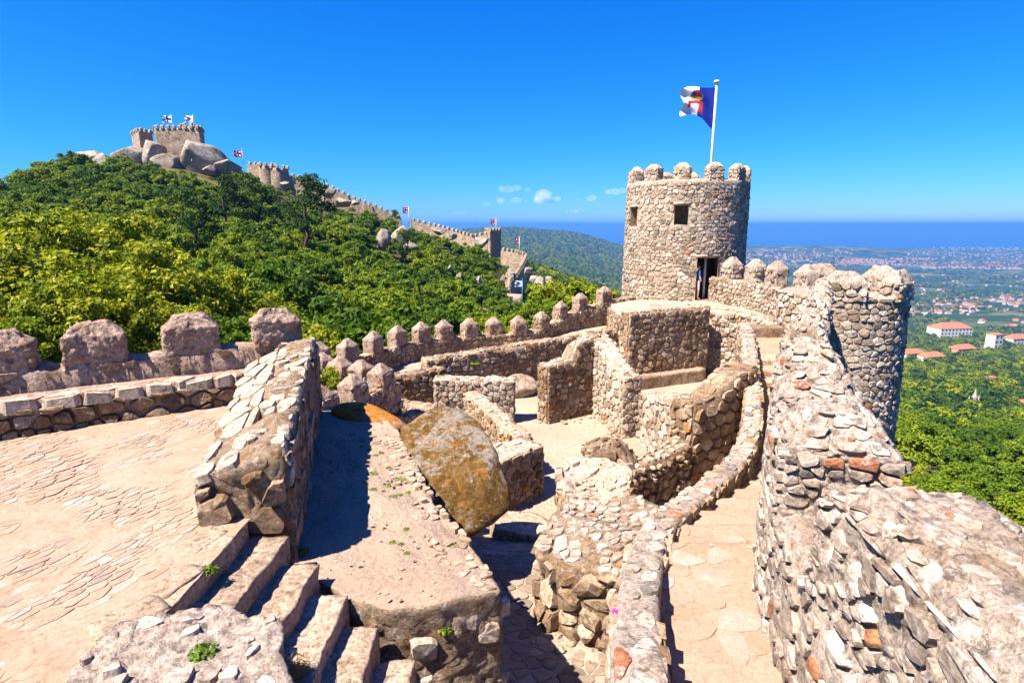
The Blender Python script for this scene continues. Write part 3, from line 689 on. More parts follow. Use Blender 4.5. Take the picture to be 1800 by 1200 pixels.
pb = []
for i in range(700):
    x, y = rng.uniform(-3.6, -0.1), rng.uniform(4.9, 10.4)
    if not in_poly(np.array([[x, y]]), TER)[0]: continue
    r_ = 0.008 + 0.02 * rng.random() ** 3; v, f = rock_geo(r_ * 1.3, r_, r_ * 0.7, 900 + i % 9, 1, 5); pb.append((v + [x, y, ter_z(x, y) + 0.012], f))
V, F = join_parts(pb); o = obj('pebbles', mesh_np('pebbles', V, [np.concatenate(F)], False, 0.7), M['step'], ter); o['kind'] = 'stuff'
BOUL = stone_mat('mossy_boulder', [(0, (0.17, 0.09, 0.018)), (1, (0.2, 0.11, 0.025))], lichen=0.3, orange=1.0, brown=0.6, brown_col=(0.27, 0.245, 0.21), lichen_col=(0.42, 0.42, 0.3), bump=1.0, dist=0.04, big=1.6, gain=0.85)
ORNG = stone_mat('orange_lichened_rock', [(0, (0.5, 0.2, 0.03)), (1, (0.5, 0.2, 0.03))], lichen=0.2, orange=1.5, brown=0.45, brown_col=(0.26, 0.23, 0.2))
rock('boulder', 'big boulder crusted with golden moss leaning against the dirt terrace', (-1.15, 9.0, -4.32), (1.75, 1.08, 1.22), 5, BOUL, (0, math.radians(20), math.radians(-50)), 5, cuts=13, amp=0.09, lo=0.5)
rock('boulder', 'flat boulder covered in orange lichen behind the dirt terrace', (-2.75, 10.35, -3.62), (0.85, 0.4, 0.24), 8, ORNG, (0, math.radians(6), math.radians(-20)), 4, amp=0.06)
rock('boulder', 'smooth brown boulder at the foot of the inner curtain wall', (0.3, 21.4, -6.2), (0.85, 0.55, 0.5), 14, M['far'], (0.3, 0, 0.5), 4)
v, f = prism([(-0.5, 11.1), (-0.3, 10.35), (0.72, 9.9), (0.95, 10.4), (0.5, 11.0)], -6.6, -5.93, 0.08, 0.05, 77)
tag(obj('stone_slab', mesh_np('stone_slab', v, f, True, 0.6), M['step']), 'worn stone slab crossing the passage in front of the mossy boulder', 'slab')

# ------------------------------------------------------------------ ruined rooms in the courtyard
wall('ruined_wall', 'short thick wall with pale top and dark right face behind the mossy boulder', 'wall', [(-1.5, 11.3, -5.2), (-0.7, 12.05, -5.15), (0.45, 13.3, -5.2)], 0.85, -6.7, (0.36, 0.2), 'cap', 'brown', 'RBTL', capmat='cap', most=200, topkeep=0.3)
wall('ruined_wall', 'low leaning wall climbing from the short thick wall towards the far room', 'wall', [(0.3, 13.75, -5.3), (-0.4, 15.4, -5.25), (-1.3, 17.3, -5.1)], 0.45, -6.7, (0.3, 0.19), faces='RLT', capmat='cap', most=220)
wall('ruined_wall', 'free-standing wall left of the far doorway with its sunlit long side', 'wall', [(-2.55, 18.2, -4.95), (-1.2, 18.3, -5.0), (0.06, 18.3, -5.02)], 0.55, -6.7, (0.3, 0.22), 'pale_core', 'pale', 'RBTA', most=200)
wall('ruined_wall', 'dark retaining wall under the bend of the wall walk', 'wall', [(-4.7, 18.7, -5.02), (-3.6, 19.2, -5.05), (-2.45, 19.8, -5.0)], 0.5, -6.9, (0.3, 0.2), 'brown_core', 'brown', 'RBT', most=150)
wall('ruined_wall', 'low bent parapet around the sunken stair by the bastion', 'wall', [(-3.9, 17.5, -5.5), (-2.55, 16.7, -5.42), (-2.5, 16.5, -5.42), (-3.9, 14.9, -5.3)], 0.4, -6.9, (0.3, 0.2), 'warm_core', 'warm', 'LRT', most=150)
wall('retaining_wall', 'long retaining wall holding the wall walk behind the courtyard', 'wall', [(-3.2, 20.0, -4.76), (-0.66, 21.4, -4.66), (2.4, 23.15, -4.5), (4.5, 24.4, -4.4)], 0.5, -6.7, (0.36, 0.24), 'warm_core', 'warm', 'RAT', most=300)
wall('ruined_wall', 'brown mossy wall right of the far doorway with a ragged rising top', 'wall', [(1.02, 18.25, -4.55), (1.85, 18.78, -4.45), (2.05, 18.9, -4.05), (2.3, 19.05, -3.85), (2.9, 19.4, -3.7)], 0.58, -6.7, (0.34, 0.24), 'brown_core', 'brown', 'RAT', most=220, capmat='cap')
wall('ruined_wall', 'sunlit wall with stepped top ending in the middle of the courtyard', 'wall', [(3.05, 19.35, -3.75), (3.2, 18.7, -3.85), (3.32, 18.1, -4.2), (3.48, 17.4, -4.45), (3.66, 16.75, -4.5)], 0.6, -6.7, (0.34, 0.22), 'pale_core', 'pale', 'RLBT', most=260)
wall('ruined_wall', 'tall rubble wall below the round tower', 'wall', [(4.5, 22.4, -3.42), (6.4, 23.2, -3.4), (8.25, 24.1, -3.36)], 0.6, -6.7, (0.36, 0.24), 'warm_core', 'warm', 'RAT', most=300, capmat='cap')
v, f = prism([(4.3, 21.5), (8.2, 23.3), (8.0, 23.9), (4.2, 22.1)], -6.7, -5.95, 0.12, 0.04, 55)
tag(obj('plinth', mesh_np('plinth', v, f, True, 0.3), M['warm_core']), 'reddish plastered plinth at the foot of the tall rubble wall', 'plinth')
wall('ruined_wall', 'sunlit left side of the corner room, pale stones, ragged top', 'wall', [(4.2, 16.7, -4.95), (4.28, 15.9, -4.85), (4.34, 15.1, -4.6), (4.5, 14.1, -4.38)], 0.6, -6.7, (0.34, 0.24), 'pale_core', 'pale', 'RAT', bulge=0.06, most=220)
wall('ruined_wall', 'front of the corner room with big square brown stones rising to the right', 'wall', [(4.3, 13.72, -4.42), (4.95, 14.15, -4.35), (5.35, 14.45, -4.1), (5.8, 14.8, -3.85), (6.5, 15.3, -3.75)], 0.7, -6.7, (0.46, 0.29), 'brown_core', 'warm', 'RAT', bulge=0.075, most=220)
N8 = [(1.05, 11.8), (1.02, 10.6), (1.2, 9.55), (1.95, 9.75), (2.55, 11.15), (2.3, 11.95), (1.5, 12.1)]
n8 = thing('ruined_wall', 'broad low corner of wall with a bright flat top in the passage', 'wall', (1.7, 10.8, -6.5))
v, f = prism(N8, -6.8, -5.2, 0.06, 0.05, 61, 2.2, zt=lambda x, y: -5.22 + 0.1 * math.sin(3.1 * x + 1.7 * y) + 0.07 * math.sin(5 * y - 2 * x)); v = crag(v, 0.04, 4, 62); me = mesh_np('masonry', v, f, True, 0.5); obj('masonry', me, M['cap'], n8)
st = quad_stones((1.05, 11.8, -6.55), (1.0, 10.6, -6.45), (1.0, 10.6, -5.25), (1.05, 11.8, -5.25), 0.34, 0.24, bulge=0.08) + quad_stones((1.0, 10.6, -6.45), (1.2, 9.55, -6.2), (1.2, 9.55, -5.25), (1.0, 10.6, -5.25), 0.34, 0.24, bulge=0.08)
st += quad_stones((1.95, 9.75, -6.4), (2.55, 11.15, -6.4), (2.55, 11.15, -5.25), (1.95, 9.75, -5.25), 0.34, 0.2, bulge=0.06)
emit_stones(n8, st, M['warm'])
fm8 = floor_map(0.9, 9.4, lambda x, y: -5.2 + 0.1 * np.sin(3.1 * x + 1.7 * y) + 0.07 * np.sin(5 * y - 2 * x), 0.2)
emit_stones(n8, [q for q in stones_on(fm8, 2.4, 3.2, 0.28, 0.2, 0.03, 0.02, 0.5, sink=0.08) if in_poly(q[0].mean(0)[None, :2], N8)[0]], M['cap'], name='cap_stone', rest='small_cap_stones')
wall('ruined_wall', 'crumbling brown stub of wall behind the broad low corner', 'wall', [(1.75, 12.4, -5.1), (2.1, 12.45, -4.92), (2.5, 12.4, -5.0), (2.8, 12.2, -5.45)], 0.5, -6.7, (0.3, 0.22), 'brown_core', 'brown', 'LRABT', bulge=0.08, ragged=0.15, most=90)
wall('ruined_wall', 'low brown pitted wall joining the front of the corner room', 'wall', [(2.55, 12.15, -5.42), (3.5, 12.85, -5.4), (4.25, 13.4, -5.2)], 0.5, -6.7, (0.34, 0.26), 'brown_core', 'brown', 'RT', bulge=0.1, gap=0.03, most=120, capmat='cap')

# rubble mass below the curved parapet
H8 = [(0.4, 7.15), (0.62, 6.75), (1.36, 6.35), (1.75, 6.6), (2.2, 7.6), (1.9, 8.2), (0.95, 8.3), (0.55, 7.8)]
h8 = thing('rubble_bank', 'rounded bank of big mossy stones below the curved parapet', 'wall', (1.2, 7.3, -5.6))
hz = lambda x, y: -4.38 + 0.16 * (x - 0.4) + 0.05 * math.sin(4 * x + 3 * y)
v, f = prism(H8, -6.2, -4.3, 0.08, 0.08, 66, 2.2, zt=hz); obj('masonry', mesh_np('masonry', v, f, True, 0.5), M['brown_core'], h8)
st = []
for a, b in zip(H8[:3] + [H8[7]], H8[1:4] + [H8[0]]):
    st += quad_stones((*a, -5.75), (*b, -5.75), (*b, hz(*b) - 0.02), (*a, hz(*a) - 0.02), 0.36, 0.27, bulge=0.12, gap=0.02)
emit_stones(h8, st, M['warm'])
fm3 = floor_map(0.2, 6.2, lambda x, y: -4.38 + 0.16 * (x - 0.4) + 0.05 * np.sin(4 * x + 3 * y), 0.0)
st = [q for q in stones_on(fm3, 2.2, 2.2, 0.17, 0.14, 0.035, 0.012, 0.85, sink=0.05) if in_poly(q[0].mean(0)[None, :2], H8)[0]]
emit_stones(h8, st, M['grey'], name='top_stone', rest='small_top_stones')

# ------------------------------------------------------------------ right-hand walk, curved parapet, right wall
Ipts = [(0.78, 2.4, -2.98), (0.9, 3.6, -3.1), (1.3, 5.2, -3.48), (1.8, 6.65, -3.85), (2.55, 7.85, -4.06), (3.6, 9.3, -4.34), (4.75, 10.9, -4.5), (5.7, 12.8, -4.42), (6.4, 14.5, -4.25), (7.0, 16.2, -3.95), (7.65, 18.0, -3.6), (8.5, 20.5, -3.5)]
wall('curved_parapet', 'low pale parapet curving along the stepped walk', 'parapet', Ipts, 0.4, -6.7, (0.34, 0.24), 'grey_core', 'warm', 'LRT', smooth=2, capmat='grey', topsize=(0.3, 0.2), topkeep=0.7, ragged=0.03, amp=0.035, step=0.08, bulge=0.04, gap=0.02, keep=0.85)
Jin = [(1.75, 1.2), (1.95, 2.2), (2.05, 3.3), (2.36, 4.8), (2.75, 5.8), (3.4, 7.1), (4.3, 9.0), (5.5, 11.0), (6.85, 13.2), (8.3, 15.8), (9.65, 18.3), (10.3, 19.8)]
ZY = np.array([[1, -3.5], [4, -3.62], [5.9, -3.78], [10.4, -4.95], [15.7, -4.97], [17.2, -4.97], [17.7, -4.4], [18.1, -4.13], [21, -4.05]])
def walk_z(x, y):
    z = np.interp(y, ZY[:, 0], ZY[:, 1]); k = z / 0.2; fr = k - np.floor(k)
    st_ = (np.floor(k) + smooth01((fr - 0.4) / 0.12)) * 0.2
    w = ((y > 5.8) & (y < 10.2)); return np.where(w, st_, z)
ip = Path([(a, b) for a, b, c in Ipts], 0.1, 2).p; jp = np.array(Jin)
WALK = [tuple(q) for q in ip] + [(9.6, 21.4), (10.9, 21.0)] + [(x + 0.2, y) for x, y in Jin[::-1]]
v, f = sheet(0.5, 10.8, 1.0, 21.5, 0.07, walk_z, 0.02, 15, 1.6, mask=lambda c: in_poly(c, WALK))
walk = tag(obj('stepped_walk', mesh_np('stepped_walk', v, f), M['mortar_floor']), kind='structure', label='pale stepped wall walk between the curved parapet and the right wall')
INN = [(a + 0.24, b) for a, b in ip if b < 12.5] + [(x - 0.05, y) for x, y in Jin[::-1] if 2 < y < 12]
lay(walk, INN, 0.9, 1.6, 6, 11, -0.1, walk_z, 0.34, 0.27, M['paver'], 0.009, 0.005, 0.7, 'paving_stone', 'small_paving_stones', jit=0.9)
ust = thing('stone_steps', 'short flight of sand-coloured steps climbing to the round tower', 'steps', (8.0, 16.6, -5.0))
for k in range(4):
    z = -4.74 + 0.21 * k; y0 = 15.75 + 0.52 * k; x0 = 7.05 + 0.2 * k; v, f = prism([(x0, y0), (x0 + 1.5, y0 - 0.25), (x0 + 1.75, y0 + 0.5), (x0 + 0.2, y0 + 0.7)], z - 0.5, z, 0.08, 0.03, 200 + k)
    obj('step_slab', mesh_np('step_slab', v, f, True, 0.9), M['step'], ust)
v, f = prism([(8.6, 20.6), (10.6, 20.4), (10.7, 21.0), (8.7, 21.1)], -5, -3.68, 0.1, 0.04, 208)
tag(obj('stone_block', mesh_np('stone_block', v, f, True, 0.3), M['brown_core']), 'brown stone riser closing the top of the short flight of steps', 'block')

THS = [(0, 0.95), (4.5, 0.95), (7.5, 0.8), (10.5, 0.58), (30, 0.55)]
jP = Path([(a, b, -2.45) for a, b in Jin], 0.2, 1)
TH = lambda s: float(np.interp(s, *zip(*THS)))
jc = [(p[0] - n[0] * TH(s) / 2, p[1] - n[1] * TH(s) / 2, -2.45) for p, n, s in zip(jP.p, jP.n, jP.s)]
rw, RP, _ = wall('right_battlement', 'thick grey lichened wall with mortared merlons along the right edge', 'battlement', jc, THS, -6.2, (0.24, 0.15), 'grey_core', 'grey', 'LT', keep=0.72, bulge=0.035, gap=0.014, amp=0.06, step=0.04, ragged=0.12, most=300, topkeep=0.6, cragged=0.035)
JM = []
for i, (s0, w, h, rf, rg) in enumerate(((1.35, 2.3, 0.62, 0.16, 0.75), (3.86, 0.92, 0.54, 0.28, 0.5), (5.35, 0.78, 0.54, 0.3, 0.5), (6.85, 0.8, 0.54, 0.32, 0.45), (8.5, 0.9, 0.52, 0.3, 0.5), (10.0, 0.9, 0.52, 0.3, 0.5), (11.9, 0.9, 0.52, 0.3, 0.5), (13.7, 0.9, 0.52, 0.3, 0.5), (15.5, 0.9, 0.52, 0.3, 0.5), (17.3, 0.9, 0.52, 0.3, 0.5))):
    p = RP.pos(np.array([s0]))[0]; n = RP.nrm(np.array([s0]))[0]
    o, q = merlon(rw, (p[0], p[1], -2.5), math.atan2(-n[0], n[1]), w, TH(s0) * 0.96, h + 0.08, rf, 'grey_core', 300 + i, res=0.017 if i < 3 else (0.03 if i < 5 else 0.05), amp=0.05, stones=0.72, size=(0.2, 0.11) if i < 4 else (0.24, 0.15), bulge=0.035, topst=0.55, sgap=0.012, ridge=rg, taper=0.98, cragged=0.035)
    emit_stones(o, q, M['grey'], most=110 if i < 3 else 45, min_px=10)
    if i < 4: JM.append(o)
# single stones set into the nearest merlons, pressed half into the mortar
from mathutils.bvhtree import BVHTree
vv_, ff_, k0 = [], [], 0
for o in JM:
    w = WLOC(o); vv_ += [tuple(q.co + w) for q in o.data.vertices]; ff_ += [[i + k0 for i in p.vertices] for p in o.data.polygons]; k0 = len(vv_)
bvh = BVHTree.FromPolygons(vv_, ff_)
for (px, py, r3, t) in ((1427, 812, (0.085, 0.06, 0.055), 0.0), (1490, 735, (0.09, 0.07, 0.04), 0.85), (1625, 830, (0.12, 0.09, 0.05), 0.9), (1460, 975, (0.1, 0.06, 0.06), 0.9), (1535, 785, (0.09, 0.06, 0.04), 0.85), (1600, 865, (0.05, 0.04, 0.03), 0.97), (1760, 975, (0.12, 0.05, 0.03), 0.9), (1640, 1010, (0.1, 0.07, 0.05), 0.9), (1580, 1040, (0.11, 0.07, 0.05), 0.88), (1440, 850, (0.09, 0.06, 0.05), 0.7), (1500, 1010, (0.06, 0.1, 0.06), 0.8), (1670, 905, (0.05, 0.03, 0.03), 0.98), (1500, 770, (0.06, 0.04, 0.03), 0.97), (1440, 785, (0.06, 0.04, 0.03), 0.96), (1560, 930, (0.08, 0.06, 0.04), 0.75), (1700, 870, (0.09, 0.07, 0.04), 0.85)):
    d_ = Vector(at(px, py, Y=1.0)).normalized(); hit_ = bvh.ray_cast(Vector((0, 0, 0)), d_)
    if hit_[0] is None: continue
    v, f = rock_geo(*r3, px, 2, cuts=10); R = np.array(hit_[1].to_track_quat('Z', 'Y').to_matrix()); v = v @ R.T + np.array(hit_[0] - hit_[1] * 0.3 * r3[2])
    obj('stone', mesh_np('stone', v, f, False, t), M['grey'], rw)

# ------------------------------------------------------------------ corner turret
tur = thing('corner_turret', 'round rubble turret at the outer corner of the right wall', 'turret', (12.3, 20.9, -12))
TC, TR = np.array([12.1, 20.9]), 2.1
rings = [ellring(*TC, TR + 0.02 * (-2.3 - z), TR + 0.02 * (-2.3 - z), z, 90) for z in np.linspace(-14, -2.45, 60)]
v, f = loft(rings, True, False, True, 5); obj('masonry', mesh_np('masonry', rough(v, 0.06, 2.2, 71), [a[:, ::-1] for a in f], True, 0.5), M['grey_core'], tur)
def cyl(c, R, th0, z0, bat=0.0, ztop=0.0):
    def fm(v):
        rr = R + v[:, 2] + bat * (ztop - z0 - v[:, 1]); a = th0 + v[:, 0] / R
        return np.c_[c[0] + rr * np.cos(a), c[1] + rr * np.sin(a), z0 + v[:, 1]]
    return fm
st = stones_on(cyl(TC, TR, math.radians(-235), -9.0, 0.02, -2.3), TR * math.radians(270), 6.6, 0.31, 0.19, 0.06, 0.012)
emit_stones(tur, st, M['pale'])
for i, a in enumerate((-118, -52, 14, 84)):
    a = math.radians(a); p = TC + 1.8 * np.array([math.cos(a), math.sin(a)])
    o, q = merlon(tur, (*p, -2.55), a + math.pi / 2, 1.4, 0.62, 0.66, 0.36, 'grey_core', 330 + i, res=0.06, amp=0.08, stones=0.8, size=(0.36, 0.22), bulge=0.06, ridge=0.4)
    emit_stones(o, q, M['pale'], most=40)
bp, BP, _ = wall('battlement_wall', 'sunlit battlement joining the round tower to the corner turret', 'battlement', [(10.3, 28.9, -2.6), (10.6, 27.5, -2.6), (11.1, 26.0, -2.6), (11.4, 24.5, -2.6), (11.65, 22.3, -2.6), (11.7, 21.8, -2.6)], 0.6, -4.4, (0.3, 0.21), 'pale_core', 'pale', 'RLT', bulge=0.07, ragged=0.04)
for i, s0 in enumerate((1.42, 3.0, 4.5, 6.6)):
    p = BP.pos(np.array([s0]))[0]; n = BP.nrm(np.array([s0]))[0]
    o, q = merlon(bp, (p[0], p[1], -2.66), math.atan2(-n[0], n[1]), 0.8, 0.62, 0.82, 0.32, 'grey_core', 340 + i, res=0.06, amp=0.05, stones=0.5, bulge=0.05, size=(0.3, 0.2), ridge=0.35); emit_stones(o, q, M['pale'], most=25)
wall('retaining_wall', 'white-stoned retaining wall below the battlement by the tower door', 'wall', [(7.9, 25.7, -3.6), (8.6, 25.2, -3.65), (9.8, 24.15, -3.72), (10.6, 23.2, -3.8), (11.0, 22.2, -3.9)], 0.6, -6.7, (0.34, 0.24), 'pale_core', 'pale', 'RT', bulge=0.075, topkeep=0.5)
v, f = prism([(4.7, 22.75), (8.2, 24.4), (8.3, 25.6), (10.9, 23.1), (11.2, 28.5), (6.5, 29.2), (4.8, 27.5)], -6.7, -3.78, 0.3, 0.05, 81)
tag(obj('tower_terrace', mesh_np('tower_terrace', v, f, True, 0.5), M['cap']), kind='structure', label='flat stone terrace at the foot of the round tower')
emit_stones(bpy.data.objects['tower_terrace'], quad_stones((4.66, 27.3, -6.6), (4.64, 22.74, -6.6), (4.64, 22.74, -3.85), (4.66, 27.3, -3.85), 0.3, 0.2, bulge=0.05, gap=0.012), M['warm'])

# ------------------------------------------------------------------ curtain wall with the row of hipped merlons
cm = [(560, 600, 3.8), (610, 595, 3.82), (655, 582, 3.82), (698, 572, 3.85), (740, 566, 3.88), (780, 562, 3.9), (825, 559, 3.95), (868, 557, 4.0), (912, 555, 4.0), (952, 547, 3.9), (985, 530, 3.65), (1020, 515, 3.35), (1062, 503, 3.1)]
cp = [at(a, b, h=c) for a, b, c in cm]
cpts = [(-7.1, 17.7, -4.6)] + [(p[0], p[1], p[2] - 0.78) for p in cp] + [(6.4, 30.2, -3.75)]
cw, CPth, _ = wall('curtain_wall', 'long curtain wall with thirteen hipped merlons in front of the wooded hill', 'battlement', cpts, 0.5, -9.0, (0.34, 0.22), 'warm_core', 'warm', 'RLT', smooth=1, ragged=0.04, bulge=0.045)
for i, p in enumerate(cp):
    q = cp[min(i + 1, 12)] - cp[max(i - 1, 0)]; m_, st = merlon(cw, (p[0], p[1], p[2] - 0.86), math.atan2(q[1], q[0]), 0.66, 0.5, 0.62, 0.24, 'merlon', 400 + i, res=0.07, amp=0.035, ridge=0.22, stones=0.35 if i > 3 else 0.15, size=(0.24, 0.17), bulge=0.03)
    emit_stones(m_, st, M['warm'], most=20)
for nm, lb_, pts, ms in (('bastion_wall', 'shaded inner parapet of the small bastion with three heavy merlons', [(-5.0, 12.2, -4.52), (-4.2, 14.1, -4.5), (-3.45, 16.0, -4.5)], ((563, 680), (618, 660), (668, 640))),
                        ('bastion_wall', 'outer parapet of the small bastion with pale stone merlons', [(-6.6, 17.5, -4.5), (-5.0, 16.25, -4.5), (-3.6, 15.45, -4.5)], ((565, 620), (598, 628), (635, 633)))):
    bw, BWP, _ = wall(nm, lb_, 'battlement', pts, 0.5, -8.5, (0.34, 0.24), 'merlon', 'warm', 'RLT', ragged=0.05, amp=0.05, keep=0.6)
    for i, (a, b) in enumerate(ms):
        p = at(a, b, h=3.8); dd = np.array(pts[-1]) - np.array(pts[0])
        m_, st = merlon(bw, (p[0], p[1], -4.58), math.atan2(dd[1], dd[0]), 0.62, 0.55, 0.56, 0.24, 'merlon', 430 + i, res=0.06, amp=0.04, ridge=0.22, stones=0.4, size=(0.3, 0.22), bulge=0.035); emit_stones(m_, st, M['pale'], most=20)
wk = [(-4.4, 18.95), (-2.5, 19.95), (-3.1, 20.1), (-0.66, 21.5), (2.4, 23.3), (4.5, 24.5), (5.6, 28.6)] + [(p[0] + 0.1, p[1]) for p in cp[::-1]]
v, f = prism(wk, -7.2, -5.0, 0.25, 0.03, 91, zt=lambda x, y: -5.34 + 0.03 * (x + 3.4))
tag(obj('wall_walk', mesh_np('wall_walk', v, f, True, 0.5), M['sand']), kind='structure', label='sandy wall walk behind the row of hipped merlons')

# ------------------------------------------------------------------ round tower
C0, RT_ = np.array([9.4, 31.6]), 3.12; zb_, zt_ = -7.0, 2.0
base_a = math.atan2(-C0[1], -C0[0])
tw = thing('round_tower', 'round rubble tower with merlons, two small windows and a doorway', 'tower', (C0[0], C0[1], zb_))
OPN = [('window', math.radians(-56), 0.34, -0.06, 0.86), ('window', math.radians(-3.7), 0.32, 0.0, 0.92), ('doorway', math.radians(22.6), 0.56, -3.72, -1.62)]
edges = sorted(sum([[a - w / RT_, a + w / RT_] for _, a, w, _, _ in OPN], []))
ths = np.linspace(-math.pi, math.pi, 120, endpoint=False); ths = np.array(sorted(list(ths[np.min(np.abs(ths[:, None] - np.array(edges)[None]), 1) > 0.025]) + edges))
zed = sorted(set(sum([[a, b] for *_, a, b in OPN], []))); zs = np.linspace(zb_, zt_, 48); zs = np.array(sorted(list(zs[np.min(np.abs(zs[:, None] - np.array(zed)[None]), 1) > 0.07]) + zed))
TT, ZZ = np.meshgrid(ths, zs); aa = base_a + TT
RR = RT_ + 0.012 * (zt_ - ZZ)
v = np.c_[(C0[0] + RR * np.cos(aa)).ravel(), (C0[1] + RR * np.sin(aa)).ravel(), ZZ.ravel()]
f = grid_faces(len(zs), len(ths), True); fc_t, fc_z = TT.ravel()[f], ZZ.ravel()[f]; keep_ = np.ones(len(f), bool)
for _, a, w, z0, z1 in OPN:
    tm = fc_t.mean(1); zm = fc_z.mean(1); keep_ &= ~((np.abs(tm - a) < w / RT_) & (zm > z0) & (zm < z1))
me = mesh_np('masonry', rough(v, 0.04, 1.8, 101), [f[keep_]], True, 0.5); obj('masonry', me, M['pale_core'], tw)
for nm, a, w, z0, z1 in OPN:                              # deep reveals behind the openings
    dpt = 1.0 if nm == 'window' else 2.6; ca, sa = math.cos(base_a + a), math.sin(base_a + a); n = np.array([ca, sa, 0]); t = np.array([-sa, ca, 0])
    c = np.array([C0[0], C0[1], 0]) + n * (RT_ + 0.03); q = []
    for k in (0, dpt):
        ww = w if (nm == 'window' or k == 0) else w + 0.9
        for (sx, z) in ((-1, z0), (1, z0), (1, z1), (-1, z1)): q.append(c - n * k + t * sx * ww + [0, 0, z])
    o = obj(nm, mesh_np(nm, np.array(q), [np.array([[0, 1, 5, 4], [1, 2, 6, 5], [2, 3, 7, 6], [3, 0, 4, 7], [4, 5, 6, 7]])], False, 0.4), M['warm_core'], tw)
    # lintel and sill stones
    L_ = quad_map(c + t * (-w - 0.14) + [0, 0, z1], c + t * (w + 0.14) + [0, 0, z1], c + t * (w + 0.14) + [0, 0, z1 + 0.17], c + t * (-w - 0.14) + [0, 0, z1 + 0.17])
    vv, ff, _ = stone_geo(np.array([[0.02, 0.0], [L_[1] - 0.02, 0.01], [L_[1] - 0.05, L_[2]], [0.03, L_[2]]]), 0.01, 0.05, 0.1)
    obj('lintel', mesh_np('lintel', L_[0](vv), ff, True, 0.5), M['pale'], o)
def no_open(c):
    a = c[0] / RT_ + math.radians(-100)
    for _, b, w, z0, z1 in OPN:
        if abs(a - b) < (w + 0.11) / RT_ and z0 - 0.1 < zb_ + 2.0 + c[1] < z1 + 0.16: return True
    return False
st = stones_on(cyl(C0, RT_, base_a + math.radians(-100), zb_ + 2.0, 0.012, zt_), RT_ * math.radians(200), zt_ - zb_ - 2.0, 0.3, 0.18, 0.045, 0.01, skip=no_open)
emit_stones(tw, st, M['pale'])
rings = [ellring(*C0, r, r, z, 72) for r, z in ((RT_ + 0.02, zt_ - 0.05), (RT_ + 0.03, zt_ + 0.12), (RT_ - 0.12, zt_ + 0.2), (RT_ - 0.5, zt_ + 0.18), (RT_ - 0.62, zt_ + 0.05), (RT_ - 0.62, zt_ - 0.6), (0.3, zt_ - 0.62))]
v, f = loft(rings, True, False, True, 1); obj('parapet_top', mesh_np('parapet_top', rough(v, 0.05, 2.5, 110), f, True, 0.6), M['cap'], tw)
for i in range(12):
    a = base_a + math.radians(-5 + 30.5 * i if i < 6 else -5 - 30.0 * (12 - i)); p = C0 + (RT_ - 0.27) * np.array([math.cos(a), math.sin(a)])
    o, q = merlon(tw, (*p, zt_ + 0.08), a + math.pi / 2, 0.76, 0.5, 0.68, 0.2, 'pale_core', 350 + i, res=0.07, amp=0.025, stones=0.9, size=(0.3, 0.17), bulge=0.04, ridge=0.45); emit_stones(o, q, M['pale'], most=22)
